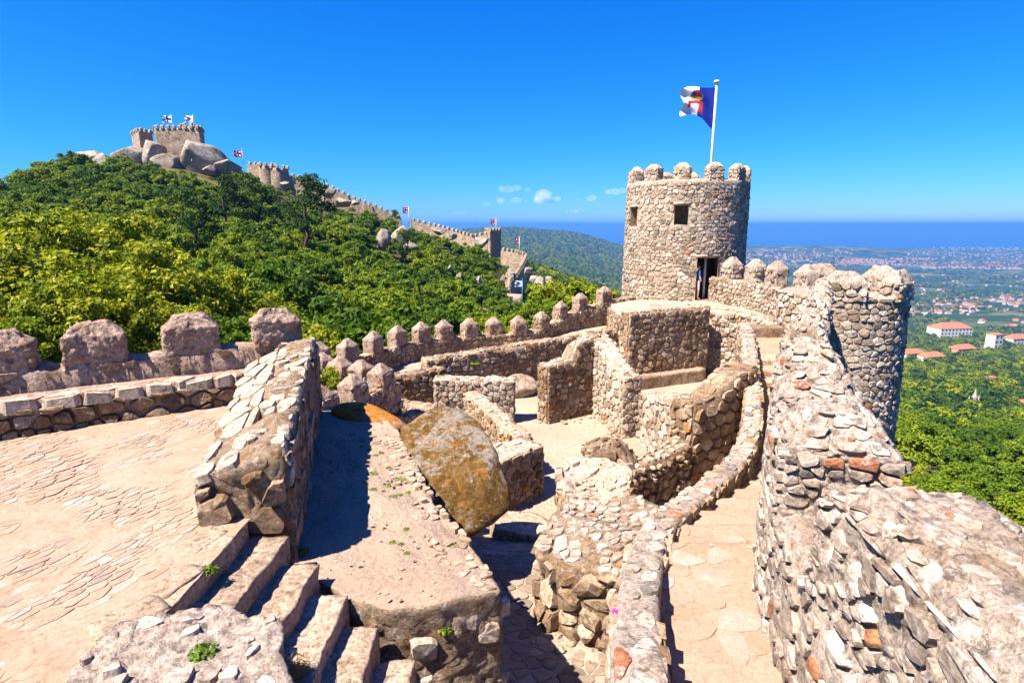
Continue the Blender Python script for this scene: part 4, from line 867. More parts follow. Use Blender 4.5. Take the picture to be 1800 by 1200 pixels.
# ------------------------------------------------------------------ terrain
def Zr(Y, z): return (Y, z / Y)
def G(Y, py): return (Y, E(py))
near_l = [Zr(5, -8), Zr(10, -8.5), Zr(16, -9)]; near_c = [Zr(5, -10), Zr(10, -10), Zr(20, -10.5)]; near_r = [Zr(4, -13), Zr(10, -15), Zr(18, -17)]
far_r = [G(500, 655), G(900, 607), G(1300, 577), G(2000, 532), G(3000, 497), G(4500, 468), G(6500, 444), G(8600, 434.0), G(9600, 437), G(14000, 440)]
TABLE = [
 (-3.0, near_l + [G(35, 560), G(80, 470), G(120, 430), G(300, 480), G(2000, 500), G(14000, 500)]),
 (-0.90, near_l + [G(35, 620), G(60, 470), G(95, 392), G(115, 372), G(160, 385), G(400, 430), G(2000, 480), G(14000, 480)]),
 (-0.75, near_l + [G(35, 630), G(60, 500), G(100, 390), G(150, 308), G(175, 294), G(220, 335), G(400, 430), G(2000, 480), G(14000, 480)]),
 (-0.60, near_l + [G(35, 640), G(60, 520), G(100, 405), G(150, 308), G(178, 282), G(220, 330), G(400, 430), G(2000, 480), G(14000, 480)]),
 (-0.45, near_l + [G(40, 630), G(70, 510), G(120, 405), G(160, 330), G(186, 308), G(230, 350), G(400, 430), G(2000, 480), G(14000, 480)]),
 (-0.30, near_l + [G(28, 760), G(45, 630), G(80, 520), G(130, 428), G(170, 378), G(189, 366), G(230, 400), G(400, 440), G(2000, 480), G(14000, 480)]),
 (-0.15, near_c + [G(30, 770), G(50, 640), G(80, 555), G(120, 475), G(160, 430), G(189, 410), G(230, 440), G(400, 460), G(1500, 470), G(4000, 412), G(5000, 420), G(14000, 480)]),
 (-0.05, near_c + [G(30, 780), G(50, 660), G(80, 590), G(105, 545), G(130, 500), G(150, 464), G(170, 440), G(185, 444), G(220, 480), G(400, 450), G(600, 470), G(1500, 440), G(4000, 404), G(5000, 412), G(14000, 450)]),
 (0.0, near_c + [G(30, 790), G(60, 640), G(90, 580), G(115, 540), G(130, 528), G(160, 500), G(220, 525), G(350, 474), G(420, 472), G(600, 530), G(1500, 470), G(4000, 403), G(5500, 412), G(14000, 450)]),
 (0.10, near_c + [G(30, 790), G(60, 680), G(100, 640), G(200, 600), G(330, 512), G(420, 500), G(600, 560), G(1500, 500), G(4000, 410), G(6000, 418), G(14000, 450)]),
 (0.20, near_c + [G(30, 790), G(60, 700), G(100, 660), G(200, 620), G(350, 545), G(450, 530), G(600, 580), G(1500, 520), G(4000, 436), G(6000, 437), G(9000, 434), G(9800, 438), G(14000, 450)]),
 (0.40, near_c + [G(40, 820), G(100, 740), G(200, 670), G(500, 612), G(1000, 570), G(2000, 510), G(4000, 466), G(6000, 432), G(8600, 433.5), G(9600, 437), G(14000, 450)]),
 (0.56, near_r + [G(40, 890), G(70, 815), G(120, 770), G(250, 718)] + far_r[:6] + [G(6000, 432.0)] + far_r[7:]),
 (0.75, near_r + [G(40, 900), G(70, 825), G(120, 775), G(250, 722)] + far_r),
 (0.95, near_r + [G(40, 930), G(70, 850), G(120, 790), G(250, 728)] + far_r),
 (3.0, near_r + [G(40, 960), G(70, 860), G(120, 800), G(250, 732)] + far_r)]
_A = np.array([c[0] for c in TABLE]); _LY = np.linspace(math.log(4), math.log(14000), 400)
_T = np.array([np.interp(_LY, [math.log(q[0]) for q in c], [q[1] for q in c]) for _, c in TABLE])
def H(x, y):
    x = np.atleast_1d(np.asarray(x, float)); y = np.maximum(np.atleast_1d(np.asarray(y, float)), 4.0)
    a = np.clip(x / y, -3, 3); i = np.clip(np.searchsorted(_A, a) - 1, 0, len(_A) - 2); t = (a - _A[i]) / (_A[i + 1] - _A[i]); t = t * t * (3 - 2 * t) * 0.5 + t * 0.5
    k = np.clip((np.log(y) - _LY[0]) / (_LY[1] - _LY[0]), 0, 398.999); j = k.astype(int); fr = k - j
    e0 = _T[i, j] * (1 - fr) + _T[i, j + 1] * fr; e1 = _T[i + 1, j] * (1 - fr) + _T[i + 1, j + 1] * fr
    z = (e0 * (1 - t) + e1 * t) * y
    p = np.c_[x, y, np.zeros_like(x)]
    return z + 0.012 * np.minimum(y, 700) * fbm(p / np.maximum(18, 0.12 * y)[:, None], 3, 3)

def hit(px, py, y0=20, y1=9500):
    Ys = np.exp(np.linspace(math.log(y0), math.log(y1), 600)); u = (px - 900) / 1000; v = (600 - py) / 1000
    d = np.array([u, CP + v * SP, v * CP - SP]); t = Ys / d[1]; g = H(d[0] * t, Ys); b = np.nonzero(d[2] * t < g)[0]
    k = b[0] if len(b) else len(Ys) - 1; return np.array([d[0] * t[k], Ys[k], g[k]])

aa_ = np.r_[np.linspace(-3, -1.05, 20), np.linspace(-1.0, 1.0, 240), np.linspace(1.05, 3, 20)]; yy_ = np.exp(np.linspace(math.log(4.5), math.log(13500), 300))
AA, YY = np.meshgrid(aa_, yy_); X_ = (AA * YY).ravel(); Y_ = YY.ravel()
v = np.c_[X_, Y_, H(X_, Y_)]; v[:, 2] = np.maximum(v[:, 2], -420.0); TZMIN = float(v[:, 2].min())
k = NT('hill_and_valley_ground')
n1 = k.noise(0.004, 6, 0.6); n2 = k.noise(0.02, 5, 0.6); n3 = k.noise(0.25, 5, 0.65)
vf = k.voro(0.0075); sp = k.n('ShaderNodeSeparateColor'); k.l(vf.outputs['Color'], sp.inputs[0])
field = k.ramp(sp.outputs[0], [(0, (0.06, 0.085, 0.02)), (0.35, (0.1, 0.125, 0.03)), (0.6, (0.16, 0.155, 0.05)), (0.8, (0.21, 0.165, 0.075)), (1, (0.08, 0.11, 0.03))])
wood = k.ramp(n2, [(0.3, (0.02, 0.042, 0.01)), (0.55, (0.035, 0.062, 0.013)), (0.75, (0.055, 0.08, 0.018))])
c = k.mix(k.step(k.math('ADD', k.math('MULTIPLY', n1, 0.7), k.math('MULTIPLY', n2, 0.3)), 0.47, 0.53), wood, field)
sx = k.n('ShaderNodeSeparateXYZ'); k.l(k.pos(), sx.inputs[0])
soil = k.ramp(n3, [(0.3, (0.05, 0.055, 0.015)), (0.5, (0.1, 0.085, 0.03)), (0.7, (0.2, 0.14, 0.075))])
c = k.mix(k.step(sx.outputs['Y'], 250, 600), soil, c)
hl = k.math('MULTIPLY', k.step(sx.outputs['Y'], 1200, 1800), k.math('SUBTRACT', 1.0, k.step(sx.outputs['X'], 900, 1300)))
c = k.mix(hl, c, wood)
k.bsdf(c, 1.0, 0.05, n3, 0.5, 0.5)
tag(obj('terrain', mesh_np('terrain', v, [grid_faces(len(yy_), len(aa_))]), k.m), kind='structure', label='wooded hillside and wide valley falling to the coast')
k = NT('sea_water'); k.bsdf(k.ramp(k.noise(0.0006, 3), [(0.3, (0.004, 0.085, 0.3)), (0.7, (0.006, 0.1, 0.34))]), 0.4, 0.3)
sv = np.array([[-90000, 6000, -376], [90000, 6000, -376], [90000, 100000, -376], [-90000, 100000, -376.]])
tag(obj('sea', mesh_np('sea', sv, [np.array([[0, 1, 2, 3]])], False), k.m), kind='structure', label='deep blue sea along the horizon')

# ------------------------------------------------------------------ telling look-alikes apart by what they stand beside
ORD = ['', 'second ', 'third ', 'fourth ', 'fifth ', 'sixth ', 'seventh ', 'eighth ', 'ninth ', 'tenth ', 'eleventh ', 'twelfth ', 'thirteenth ', 'fourteenth ', 'fifteenth ', 'sixteenth ', 'seventeenth ', 'eighteenth ', 'nineteenth ', 'twentieth ']
def seen_at(p):
    dp = p[1] * CP - p[2] * SP; return 900 + 1000 * p[0] / dp, 600 - 1000 * (p[1] * SP + p[2] * CP) / dp
def by_landmark(items, marks, noun):
    """items: (object, point). each gets a label naming its nearest landmark, the side it lies on and its rank there"""
    box_ = {}
    for o, p in items:
        x, y = seen_at(p); best = min(marks, key=lambda m: (m[0] - x) ** 2 + 1.5 * (m[1] - y) ** 2); dx, dy = x - best[0], y - best[1]
        side = ('right of' if dx > 0 else 'left of') if abs(dx) > 1.2 * abs(dy) else ('below' if dy > 0 else 'above')
        box_.setdefault((best[2], side), []).append((dx * dx + dy * dy, o))
    for (nm, side), lst in box_.items():
        lst.sort(key=lambda q: q[0])
        for i, (_, o) in enumerate(lst): o['label'] = (ORD[i] if i < 20 else '%dth ' % (i + 1)) + ('nearest ' if i else 'nearest ') + noun + ' ' + side + ' ' + nm
HILLM = [(70, 290, 'the lone tree on the crest'), (220, 275, 'the castle boulders'), (345, 270, 'the biggest castle boulder'), (480, 300, 'the twin round towers'), (536, 350, 'the tall pine top'), (536, 440, 'the tall pine trunk'), (600, 345, 'the dome-shaped boulder'), (700, 420, 'the split boulders'), (770, 405, 'the flat crest rock'), (868, 430, 'the small square tower'), (830, 515, 'the cube-shaped boulder'), (885, 510, 'the far stair'), (165, 560, 'the second left merlon'), (330, 550, 'the third left merlon'), (480, 540, 'the last left merlon'), (610, 590, 'the first hipped merlons'), (700, 570, 'the fourth hipped merlon'), (780, 560, 'the sixth hipped merlon'), (868, 555, 'the eighth hipped merlon'), (200, 400, 'the tallest sycamore'), (400, 400, 'the layered pines')]
VALM = [(1667, 590, 'the white palace'), (1690, 622, 'the red-roofed villa'), (1636, 632, 'the cream villa'), (1745, 605, 'the tall white building'), (1742, 672, 'the roofless tower'), (1712, 705, 'the pinnacled chapel'), (1585, 700, 'the corner turret edge'), (1600, 800, 'the last right merlon'), (1790, 880, 'the frame corner by the last merlon'), (1700, 545, 'the lower town'), (1780, 520, 'the brown field'), (1620, 505, 'the turret top')]
# ------------------------------------------------------------------ foliage
def leaves(P, N, size, seed, elong=0.55):
    r = np.random.default_rng(seed); n = len(P); N = N / np.linalg.norm(N, axis=1)[:, None]
    t = np.cross(N, r.normal(size=(n, 3))); t /= np.linalg.norm(t, axis=1)[:, None]; b = np.cross(N, t)
    s = (size * r.uniform(0.6, 1.35, n))[:, None]; dr = N * s * r.uniform(-0.25, 0.25, (n, 1))
    v = np.stack([P + t * s, P + b * s * elong + dr, P - t * s, P - b * s * elong + dr], 1).reshape(-1, 3)
    return v, np.arange(4 * n).reshape(-1, 4)

def crown_geo(rx, rz, nclump, nleaf, leaf, seed, cz=0.0, clump=0.36, top=-0.35, shell=0.55):
    r = np.random.default_rng(seed); d = r.normal(size=(nclump * 4, 3)); d /= np.linalg.norm(d, axis=1)[:, None]; d = d[d[:, 2] > top][:nclump]
    C = d * r.uniform(0.45, 0.88, (len(d), 1)) * [rx, rx, rz]; R = r.uniform(0.6, 1.15, len(d)) * clump * rx
    w = R ** 2 / (R ** 2).sum(); ci = r.choice(len(d), nleaf, p=w)
    q = r.normal(size=(nleaf, 3)); q /= np.linalg.norm(q, axis=1)[:, None]; q[:, 2] = np.where(r.random(nleaf) < 0.55, np.abs(q[:, 2]), q[:, 2])
    P = C[ci] + q * (R[ci] * r.uniform(shell, 1.02, nleaf))[:, None] * [1, 1, 0.8] + [0, 0, cz]
    N = q * 0.8 + r.normal(size=(nleaf, 3)) * 0.55 + [0, 0, 0.35]
    v, f = leaves(P, N, leaf, seed + 1)
    ct = r.random(len(d)); tint = np.clip(0.4 * ct[ci] + 0.6 * r.random(nleaf), 0, 1)
    return v, f, np.repeat(tint, 4)

def limbs(h, r0, top, seed, n=5, spread=0.7, lean=0.1):
    r = np.random.default_rng(seed); P = [np.array([0, 0, -0.25 * h])]
    for i in range(1, 6): P.append(np.array([lean * i * r.normal() * 0.4, lean * i * r.normal() * 0.4, h * i / 5]))
    parts = [tube(P, [r0 * (1 - 0.11 * i) for i in range(6)], 8)]
    for i in range(n):
        a = r.uniform(0, 6.28); s = P[r.integers(2, 6)]; e = s + np.array([math.cos(a) * spread, math.sin(a) * spread, r.uniform(0.3, 0.9) * top]); m = (s + e) / 2 + r.normal(size=3) * 0.08 * top
        parts.append(tube([s, m, e], [r0 * 0.5, r0 * 0.33, r0 * 0.1], 6))
    return join_parts(parts)

PROTO = bpy.data.collections.new('tree_kinds'); PROTO2 = bpy.data.collections.new('far_tree_kinds')
KIND = {}
def kind(name, cv, cf, ct, mat, tv=None, tf=None):
    me = mesh_np('crown', cv, [cf], False, ct); me.materials.append(M[mat]); tm = None
    if tv is not None: tm = mesh_np('trunk', tv, tf, True, 0.5); tm.materials.append(M['bark'])
    KIND[name] = (me, tm)
for i in range(3):
    v, f, t = crown_geo(1.0, 0.78, 44, 3000, 0.065, 50 + i, 1.0, clump=0.24, shell=0.4); tv, tf = limbs(0.9, 0.07, 0.6, 60 + i, 5, 0.55); kind('oak%d' % i, v, f, t, 'leaf', tv, tf)
for i in range(2):
    v, f, t = crown_geo(1.0, 0.85, 150, 13000, 0.032, 70 + i, 1.1, clump=0.165, shell=0.2); tv, tf = limbs(1.0, 0.05, 0.8, 80 + i, 8, 0.6); kind('sycamore%d' % i, v, f, t, 'leaf_y', tv, tf)
for i in range(2):
    v, f, t = crown_geo(1.0, 0.7, 34, 2200, 0.07, 90 + i, 0.4, top=-0.1, clump=0.25, shell=0.4); tv, tf = limbs(0.35, 0.05, 0.4, 95 + i, 5, 0.5); kind('shrub%d' % i, v, f, t, 'leaf', tv, tf)
v, f, t = crown_geo(1.0, 0.75, 80, 7000, 0.042, 98, 0.45, top=-0.2, clump=0.18, shell=0.25); tv, tf = limbs(0.35, 0.05, 0.4, 99, 6, 0.5); kind('bush', v, f, t, 'leaf', tv, tf)
v, f, t = crown_geo(1.0, 0.75, 80, 7000, 0.042, 198, 0.45, top=-0.2, clump=0.18, shell=0.25); kind('bush_y', v, f, t, 'leaf_y', tv, tf)
def pine_geo(seed, h=3.0, pads=9, n=3200, flat=0.22, spread=0.75):
    r = np.random.default_rng(seed); V, F, T, k, L = [], [], [], 0, []
    tr = [np.array([0, 0, -0.3])] + [np.array([0.07 * r.normal() * i, 0.07 * r.normal() * i, h * i / 5]) for i in range(1, 6)]; L.append(tube(tr, [0.075, 0.07, 0.06, 0.05, 0.035, 0.015], 8))
    for i in range(pads):
        z = h * (0.5 + 0.5 * i / (pads - 1)); a = r.uniform(0, 6.28); d = spread * (1.05 - 0.75 * i / pads) * r.uniform(0.5, 1.1); b = np.array([np.interp(z, [q[2] for q in tr], [q[0] for q in tr]), np.interp(z, [q[2] for q in tr], [q[1] for q in tr]), z - 0.12])
        c = b + [math.cos(a) * d, math.sin(a) * d, 0.12]; L.append(tube([b, (b + c) / 2 + [0, 0, -0.03], c], [0.028, 0.02, 0.008], 5))
        v, f, t = crown_geo(0.52, flat, 9, n // pads, 0.05, seed * 13 + i, 0, 0.42, -0.4); V.append(v + c); F.append(f + k); T.append(t * 0.8 + 0.2 * r.random()); k += len(v)
    tv, tf = join_parts(L); return np.concatenate(V), np.concatenate(F), np.concatenate(T), tv, tf
for i in range(2): v, f, t, tv, tf = pine_geo(31 + i); kind('pine%d' % i, v, f, t, 'leaf_d', tv, tf)
def cypress_geo(seed, n=6000):
    r = np.random.default_rng(seed); z = r.random(n) ** 0.8; a = r.uniform(0, 6.28, n); rad = (0.42 * (1 - z) ** 0.75 + 0.02) * r.uniform(0.5, 1.05, n) * (0.8 + 0.35 * np.sin(a * 5 + z * 23))
    P = np.c_[np.cos(a) * rad, np.sin(a) * rad, z * 2.2]; N = np.c_[np.cos(a), np.sin(a), np.full(n, 0.5)] + r.normal(size=(n, 3)) * 0.4
    v, f = leaves(P, N, 0.04, seed, 0.35); tv, tf = tube([(0, 0, -0.3), (0, 0, 1), (0, 0, 2.1)], [0.05, 0.035, 0.01], 7); return v, f, np.repeat(r.random(n), 4), tv, tf
v, f, t, tv, tf = cypress_geo(3); kind('cypress', v, f, t, 'leaf', tv, tf)
for i in range(4):
    v, f, t = crown_geo(1.0, 0.85, 16, 420, 0.16, 150 + i, 0.8, clump=0.42); me = mesh_np('far_crown', v, [f], False, t); me.materials.append((M['leaf_d'], M['leaf'], M['leaf'], M['leaf_y'])[i])
    o = bpy.data.objects.new('far_tree_kind', me); PROTO2.objects.link(o)
for nm in ('oak0', 'oak1', 'oak2', 'shrub0', 'shrub1'):
    o = bpy.data.objects.new('tree_kind', KIND[nm][0]); PROTO.objects.link(o)

def tree(kd, name, label, loc, s, group=None, sz=None, cat='tree', rz=None, trunk=True):
    root = bpy.data.objects.new(name, None); COL.objects.link(root); root.location = [float(q) for q in loc]; root.rotation_euler = (0, 0, float(rng.uniform(0, 6.28)) if rz is None else rz)
    root.scale = (s, s, sz or s); root.empty_display_size = 0.2; tag(root, label, cat, group)
    me, tm = KIND[kd]
    c = bpy.data.objects.new('crown', me); COL.objects.link(c); c.parent = root
    if tm is not None and trunk: t = bpy.data.objects.new('trunk', tm); COL.objects.link(t); t.parent = root
    return root

def scatter_stuff(name, label, pts, scales, coll):
    """trees past those built one by one: one object, copies set on points"""
    me = bpy.data.meshes.new(name); me.vertices.add(len(pts)); me.vertices.foreach_set('co', np.asarray(pts, np.float32).ravel())
    a = me.attributes.new('size', 'FLOAT', 'POINT'); a.data.foreach_set('value', np.asarray(scales, np.float32))
    b = me.attributes.new('turn', 'FLOAT_VECTOR', 'POINT'); b.data.foreach_set('vector', np.c_[np.zeros((len(pts), 2)), rng.uniform(0, 6.28, len(pts))].astype(np.float32).ravel())
    o = bpy.data.objects.new(name, me); COL.objects.link(o); tag(o, label, kind='stuff')
    g = bpy.data.node_groups.new(name, 'GeometryNodeTree'); g.interface.new_socket('Geometry', in_out='INPUT', socket_type='NodeSocketGeometry'); g.interface.new_socket('Geometry', in_out='OUTPUT', socket_type='NodeSocketGeometry')
    gi = g.nodes.new('NodeGroupInput'); go = g.nodes.new('NodeGroupOutput'); ip_ = g.nodes.new('GeometryNodeInstanceOnPoints'); ci = g.nodes.new('GeometryNodeCollectionInfo')
    ci.inputs['Collection'].default_value = coll; ci.inputs['Separate Children'].default_value = True; ci.inputs['Reset Children'].default_value = True; ip_.inputs['Pick Instance'].default_value = True
    s = g.nodes.new('GeometryNodeInputNamedAttribute'); s.data_type = 'FLOAT'; s.inputs['Name'].default_value = 'size'
    t = g.nodes.new('GeometryNodeInputNamedAttribute'); t.data_type = 'FLOAT_VECTOR'; t.inputs['Name'].default_value = 'turn'
    g.links.new(gi.outputs[0], ip_.inputs['Points']); g.links.new(ci.outputs[0], ip_.inputs['Instance']); g.links.new(s.outputs['Attribute'], ip_.inputs['Scale']); g.links.new(t.outputs['Attribute'], ip_.inputs['Rotation']); g.links.new(ip_.outputs[0], go.inputs[0])
    o.modifiers.new('copies', 'NODES').node_group = g; return o

def spread_pts(n, a0, a1, y0, y1, sp, ok=None, seed=1, tries=4):
    """points over the ground, evenly over the hillside, no two nearer than sp(y)"""
    r = np.random.default_rng(seed); k = n * tries; y = np.sqrt(r.uniform(y0 * y0, y1 * y1, k)); x = r.uniform(a0, a1, k) * y
    if ok is not None: m = ok(x, y); x, y = x[m], y[m]
    P = []; grid = {}; s0 = sp(y1)
    for a, b in zip(x.tolist(), y.tolist()):
        s = sp(b) ** 2; kx, ky = int(a // s0), int(b // s0)
        if any((a - q[0]) ** 2 + (b - q[1]) ** 2 < s for i in (-1, 0, 1) for j in (-1, 0, 1) for q in grid.get((kx + i, ky + j), ())): continue
        grid.setdefault((kx, ky), []).append((a, b)); P.append((a, b))
        if len(P) >= n: break
    return np.array(P)

ROCKS = [(150, 280, 62, 24, 172), (183, 288, 40, 30, 168), (222, 272, 54, 36, 170), (264, 264, 44, 36, 172), (284, 284, 50, 22, 169), (345, 268, 68, 42, 172), (392, 290, 46, 24, 170), (366, 297, 26, 12, 167),
 (575, 335, 30, 20, 165), (600, 352, 38, 16, 160), (622, 356, 16, 10, 158), (500, 322, 20, 10, 160), (672, 418, 34, 34, 125), (704, 412, 36, 40, 128), (720, 430, 32, 28, 124), (655, 434, 28, 12, 122), (772, 404, 34, 14, 150), (795, 414, 22, 12, 148), (846, 424, 34, 20, 158),
 (826, 516, 28, 32, 98), (842, 500, 18, 30, 102), (850, 546, 16, 18, 88), (790, 472, 16, 12, 112), (806, 484, 12, 14, 108), (930, 476, 26, 26, 132), (938, 490, 26, 14, 126), (952, 500, 26, 34, 118), (966, 492, 16, 18, 124), (600, 500, 16, 10, 75), (900, 480, 16, 20, 130)]
def hill_ok(x, y):
    a = x / y; m = ~((y < 24) & (a > -0.35)); m &= ~((a > -0.04) & (a < 0.03) & (y > 96) & (y < 175))      # the stair and the small tower stand here
    m &= ~((y > 171) & (a > -0.69) & (a < -0.49))                                                        # castle rock
    for px, py, w, h, Y in ROCKS: m &= ~((y > Y - 14) & (y < Y + 2) & (np.abs(a / 0.99 - (px - 900) / 1000) < (w * 0.5 + 4) / 1000))
    return m
P = spread_pts(1500, -1.0, 0.02, 27, 186, lambda y: 2.2 + y * 0.006, hill_ok, 4)
order = np.argsort(P[:, 1]); P = P[order]
ZONE = [('dense green evergreen tree low on the wooded slope behind the curtain wall', 'trees low on the wooded slope'), ('rounded evergreen tree half way up the wooded hill', 'trees half way up the wooded hill'), ('small round evergreen near the crest of the wooded hill', 'trees near the crest')]
rest = []; LAB = []
for i, (x, y) in enumerate(P):
    z = float(H(x, y)[0]); s = rng.uniform(1.6, 3.2) * (1.22 if y > 50 else 1.15) * (0.72 if y > 150 else 1) * (0.5 if y > 150 and -0.79 < x / y < -0.47 else 1) * (0.55 if y > 160 and x / y > -0.45 else 1)
    if i < 190:
        zn = 0 if y < 60 else (1 if y < 110 else 2); kd = rng.choice(['oak0', 'oak1', 'oak2', 'shrub0', 'shrub1'], p=[0.27, 0.27, 0.22, 0.12, 0.12])
        LAB.append((tree(kd, 'evergreen_tree', ZONE[zn][0], (x, y, z - 0.3), s, ZONE[zn][1], sz=s * rng.uniform(0.85, 1.25)), (x, y, z + s)))
    else: rest.append((x, y, z - 0.4, s))
    if i % 2 == 0: rest.append((x + rng.normal() * 1.5, y + rng.normal() * 1.5, z - 0.6, s * 0.7))
by_landmark(LAB, HILLM, 'evergreen tree')
rest = np.array(rest); scatter_stuff('hill_woods', 'evergreen woods and scrub filling the hillside below the castle', rest[:, :3], rest[:, 3], PROTO)

# single trees one can pick out
for (px, py, Y, s, kd, nm, lab) in (
    (70, 318, 128, 4.2, 'oak1', 'oak_tree', 'lone dark tree standing against the sky on the left end of the crest'),
    (536, 452, 88, 4.4, 'pine0', 'pine_tree', 'tall bare-trunked pine rising above the middle of the wooded hill'),
    (458, 425, 95, 3.6, 'pine1', 'pine_tree', 'spreading pine with layered dark branches left of the tall pine'),
    (395, 430, 92, 3.4, 'pine0', 'pine_tree', 'low layered pine below the castle boulders'),
    (712, 440, 112, 2.6, 'pine1', 'pine_tree', 'leaning pine beside the split boulders'),
    (350, 470, 70, 3.2, 'pine1', 'pine_tree', 'dark flat-topped pine among the sycamores'),
    (690, 395, 160, 2.0, 'pine0', 'pine_tree', 'small dark pine on the crest beside the far flag'),
    (735, 560, 62, 3.2, 'cypress', 'conifer', 'shaggy conifer in the middle of the lower slope'),
    (250, 590, 17, 1.9, 'cypress', 'conifer', 'shaggy yellowish conifer behind the second and third left merlons'),
    (640, 570, 48, 2.6, 'oak2', 'oak_tree', 'bushy green oak above the hipped merlons')):
    p = at(px, py, Y=Y); z = float(H(p[0], Y)[0]); tree(kd, nm, lab, (p[0], Y, min(p[2], z + 1.0) if nm == 'pine_tree' else z - 0.2), s, rz=1.0)
for i, (px, ptop, Y, r) in enumerate(((-40, 385, 27, 5.2), (90, 365, 33, 5.0), (175, 355, 38, 5.4), (250, 415, 30, 4.4), (350, 455, 34, 4.4), (60, 480, 22, 3.2), (445, 505, 37, 3.6), (150, 470, 25, 3.4), (310, 520, 26, 2.6))):
    p = at(px, ptop, Y=Y); s = r; z = p[2] - 1.95 * s
    tree('sycamore%d' % (i % 2), 'sycamore_tree', ('yellow-green sycamore cut by the left frame edge', 'tall yellow-green sycamore near the left frame edge', 'tallest yellow-green sycamore below the castle boulders', 'broad yellow-green sycamore in the middle of the sycamores', 'yellow-green sycamore on the slope left of the tall pine', 'low shaded sycamore above the leftmost merlon', 'small sycamore behind the last left merlon', 'low sycamore behind the second left merlon', 'small sycamore above the third left merlon')[i], (p[0], Y, z), s, group='sycamores behind the left battlement')
bl = [(45, 560, 12.5, 1.05, 'bush', 'pale green leafy shrub behind the leftmost merlon'), (120, 590, 13.5, 0.9, 'bush', 'pale green leafy shrub beside the second left merlon'), (560, 645, 15.0, 0.75, 'bush_y', 'bright green shrub inside the small bastion'), (590, 690, 14.2, 0.45, 'bush_y', 'small bright plant between the bastion merlons'),
      (990, 490, 46, 4.0, 'bush_y', 'bright green bushy tree left of the round tower'), (1035, 500, 52, 3.6, 'bush_y', 'bright green tree touching the round tower'), (960, 530, 40, 2.4, 'bush', 'green bush below the bright tree by the tower'), (930, 545, 42, 2.2, 'bush_y', 'low bright bush beside the blue flagpole'),
      (620, 565, 30, 2.0, 'bush', 'leafy bush above the first hipped merlons'), (690, 560, 33, 2.2, 'bush', 'dark leafy bush above the third hipped merlon'), (770, 548, 36, 2.2, 'bush', 'leafy bush above the fifth hipped merlon'), (850, 552, 40, 1.8, 'bush_y', 'small bright bush below the split wall of the far stair'), (530, 570, 22, 1.9, 'bush_y', 'yellowish bush right of the last left merlon'), (470, 545, 24, 2.0, 'bush', 'dark bush behind the last left merlon'), (400, 560, 21, 1.7, 'bush', 'green bush between the third and last left merlons')]
for px, pt, Y, s, kd, lab in bl:
    p = at(px, pt, Y=Y); tree(kd, 'shrub', lab, (p[0], Y, p[2] - 1.1 * s), s, cat='shrub')

# valley trees
BLD = [(1667, 592, 'palace'), (1690, 622, 'villa'), (1636, 635, 'villa'), (1745, 612, 'white'), (1742, 676, 'ruin'), (1712, 716, 'spire'), (1792, 718, 'villa'), (1785, 604, 'villa'), (1600, 630, 'villa')]
bpos = [(b, hit(b[0], b[1], 60)) for b in BLD]
def clear(x, y):
    m = np.ones(len(x), bool)
    for b, p in bpos: m &= ~((y > p[1] * 0.93) & (y < p[1] * 1.03) & (np.abs(x / y - p[0] / p[1]) < 0.022))
    return m
def nz2(x, y, s, seed): return fbm(np.c_[x / s, y / s, np.zeros(len(x))], seed, 3)
def val_ok(x, y): return clear(x, y) & ((y < 60) | (nz2(x, y, 45, 9) > -0.25 - 0.25 * (y < 250)))
P = spread_pts(420, 0.58, 1.05, 20, 260, lambda y: 4.6 + y * 0.006, val_ok, 12); P = P[np.argsort(P[:, 1])]; rest = []; LAB = []
for i, (x, y) in enumerate(P):
    z = float(H(x, y)[0]); s = rng.uniform(2.6, 4.4)
    if i < 95: LAB.append((tree(rng.choice(['oak0', 'oak1', 'oak2'] if y > 60 else ['bush', 'bush', 'bush_y']), 'broadleaf_tree', 'broadleaf tree close below the right wall' if y < 60 else 'broadleaf tree in the woods of the valley side', (x, y, z - 0.5), s if y > 60 else s * 0.95, 'trees close below the right wall' if y < 60 else 'trees of the valley side'), (x, y, z + s)))
    else: rest.append((x, y, z - 0.5, s))
by_landmark(LAB, VALM, 'broadleaf tree')
P = spread_pts(9000, 0.33, 1.0, 250, 1350, lambda y: 7.5 + y * 0.003, lambda x, y: clear(x, y) & (nz2(x, y, 90, 9) > -0.7 + np.maximum(y - 700, 0) / 1000), 14, tries=3); zz = H(P[:, 0], P[:, 1])
rest = np.vstack([np.array(rest), np.c_[P, zz - 0.5, rng.uniform(3.6, 6.2, len(P))]])
P = spread_pts(2600, -0.06, 0.3, 230, 640, lambda y: 5.2, None, 15, tries=3); zz = H(P[:, 0], P[:, 1]); rest = np.vstack([rest, np.c_[P, zz - 0.5, rng.uniform(3.0, 5.0, len(P))]])
P = spread_pts(700, 0.02, 0.3, 45, 230, lambda y: 4.5, None, 16, tries=4); zz = H(P[:, 0], P[:, 1]); rest = np.vstack([rest, np.c_[P, zz - 0.5, rng.uniform(2.2, 3.6, len(P))]])
P = spread_pts(6000, 0.3, 1.0, 1350, 5200, lambda y: 14, lambda x, y: nz2(x, y, 260, 19) > 0.02, 17, tries=3); zz = H(P[:, 0], P[:, 1]); rest = np.vstack([rest, np.c_[P, zz - 0.5, rng.uniform(5, 9, len(P))]])
P = spread_pts(9000, -0.2, 0.25, 700, 4300, lambda y: 12, None, 18, tries=3); zz = H(P[:, 0], P[:, 1]); rest = np.vstack([rest, np.c_[P, zz - 1, rng.uniform(7, 12, len(P))]])
scatter_stuff('valley_woods', 'mixed woods covering the valley side and the far ridges', rest[:, :3], rest[:, 3], PROTO2)

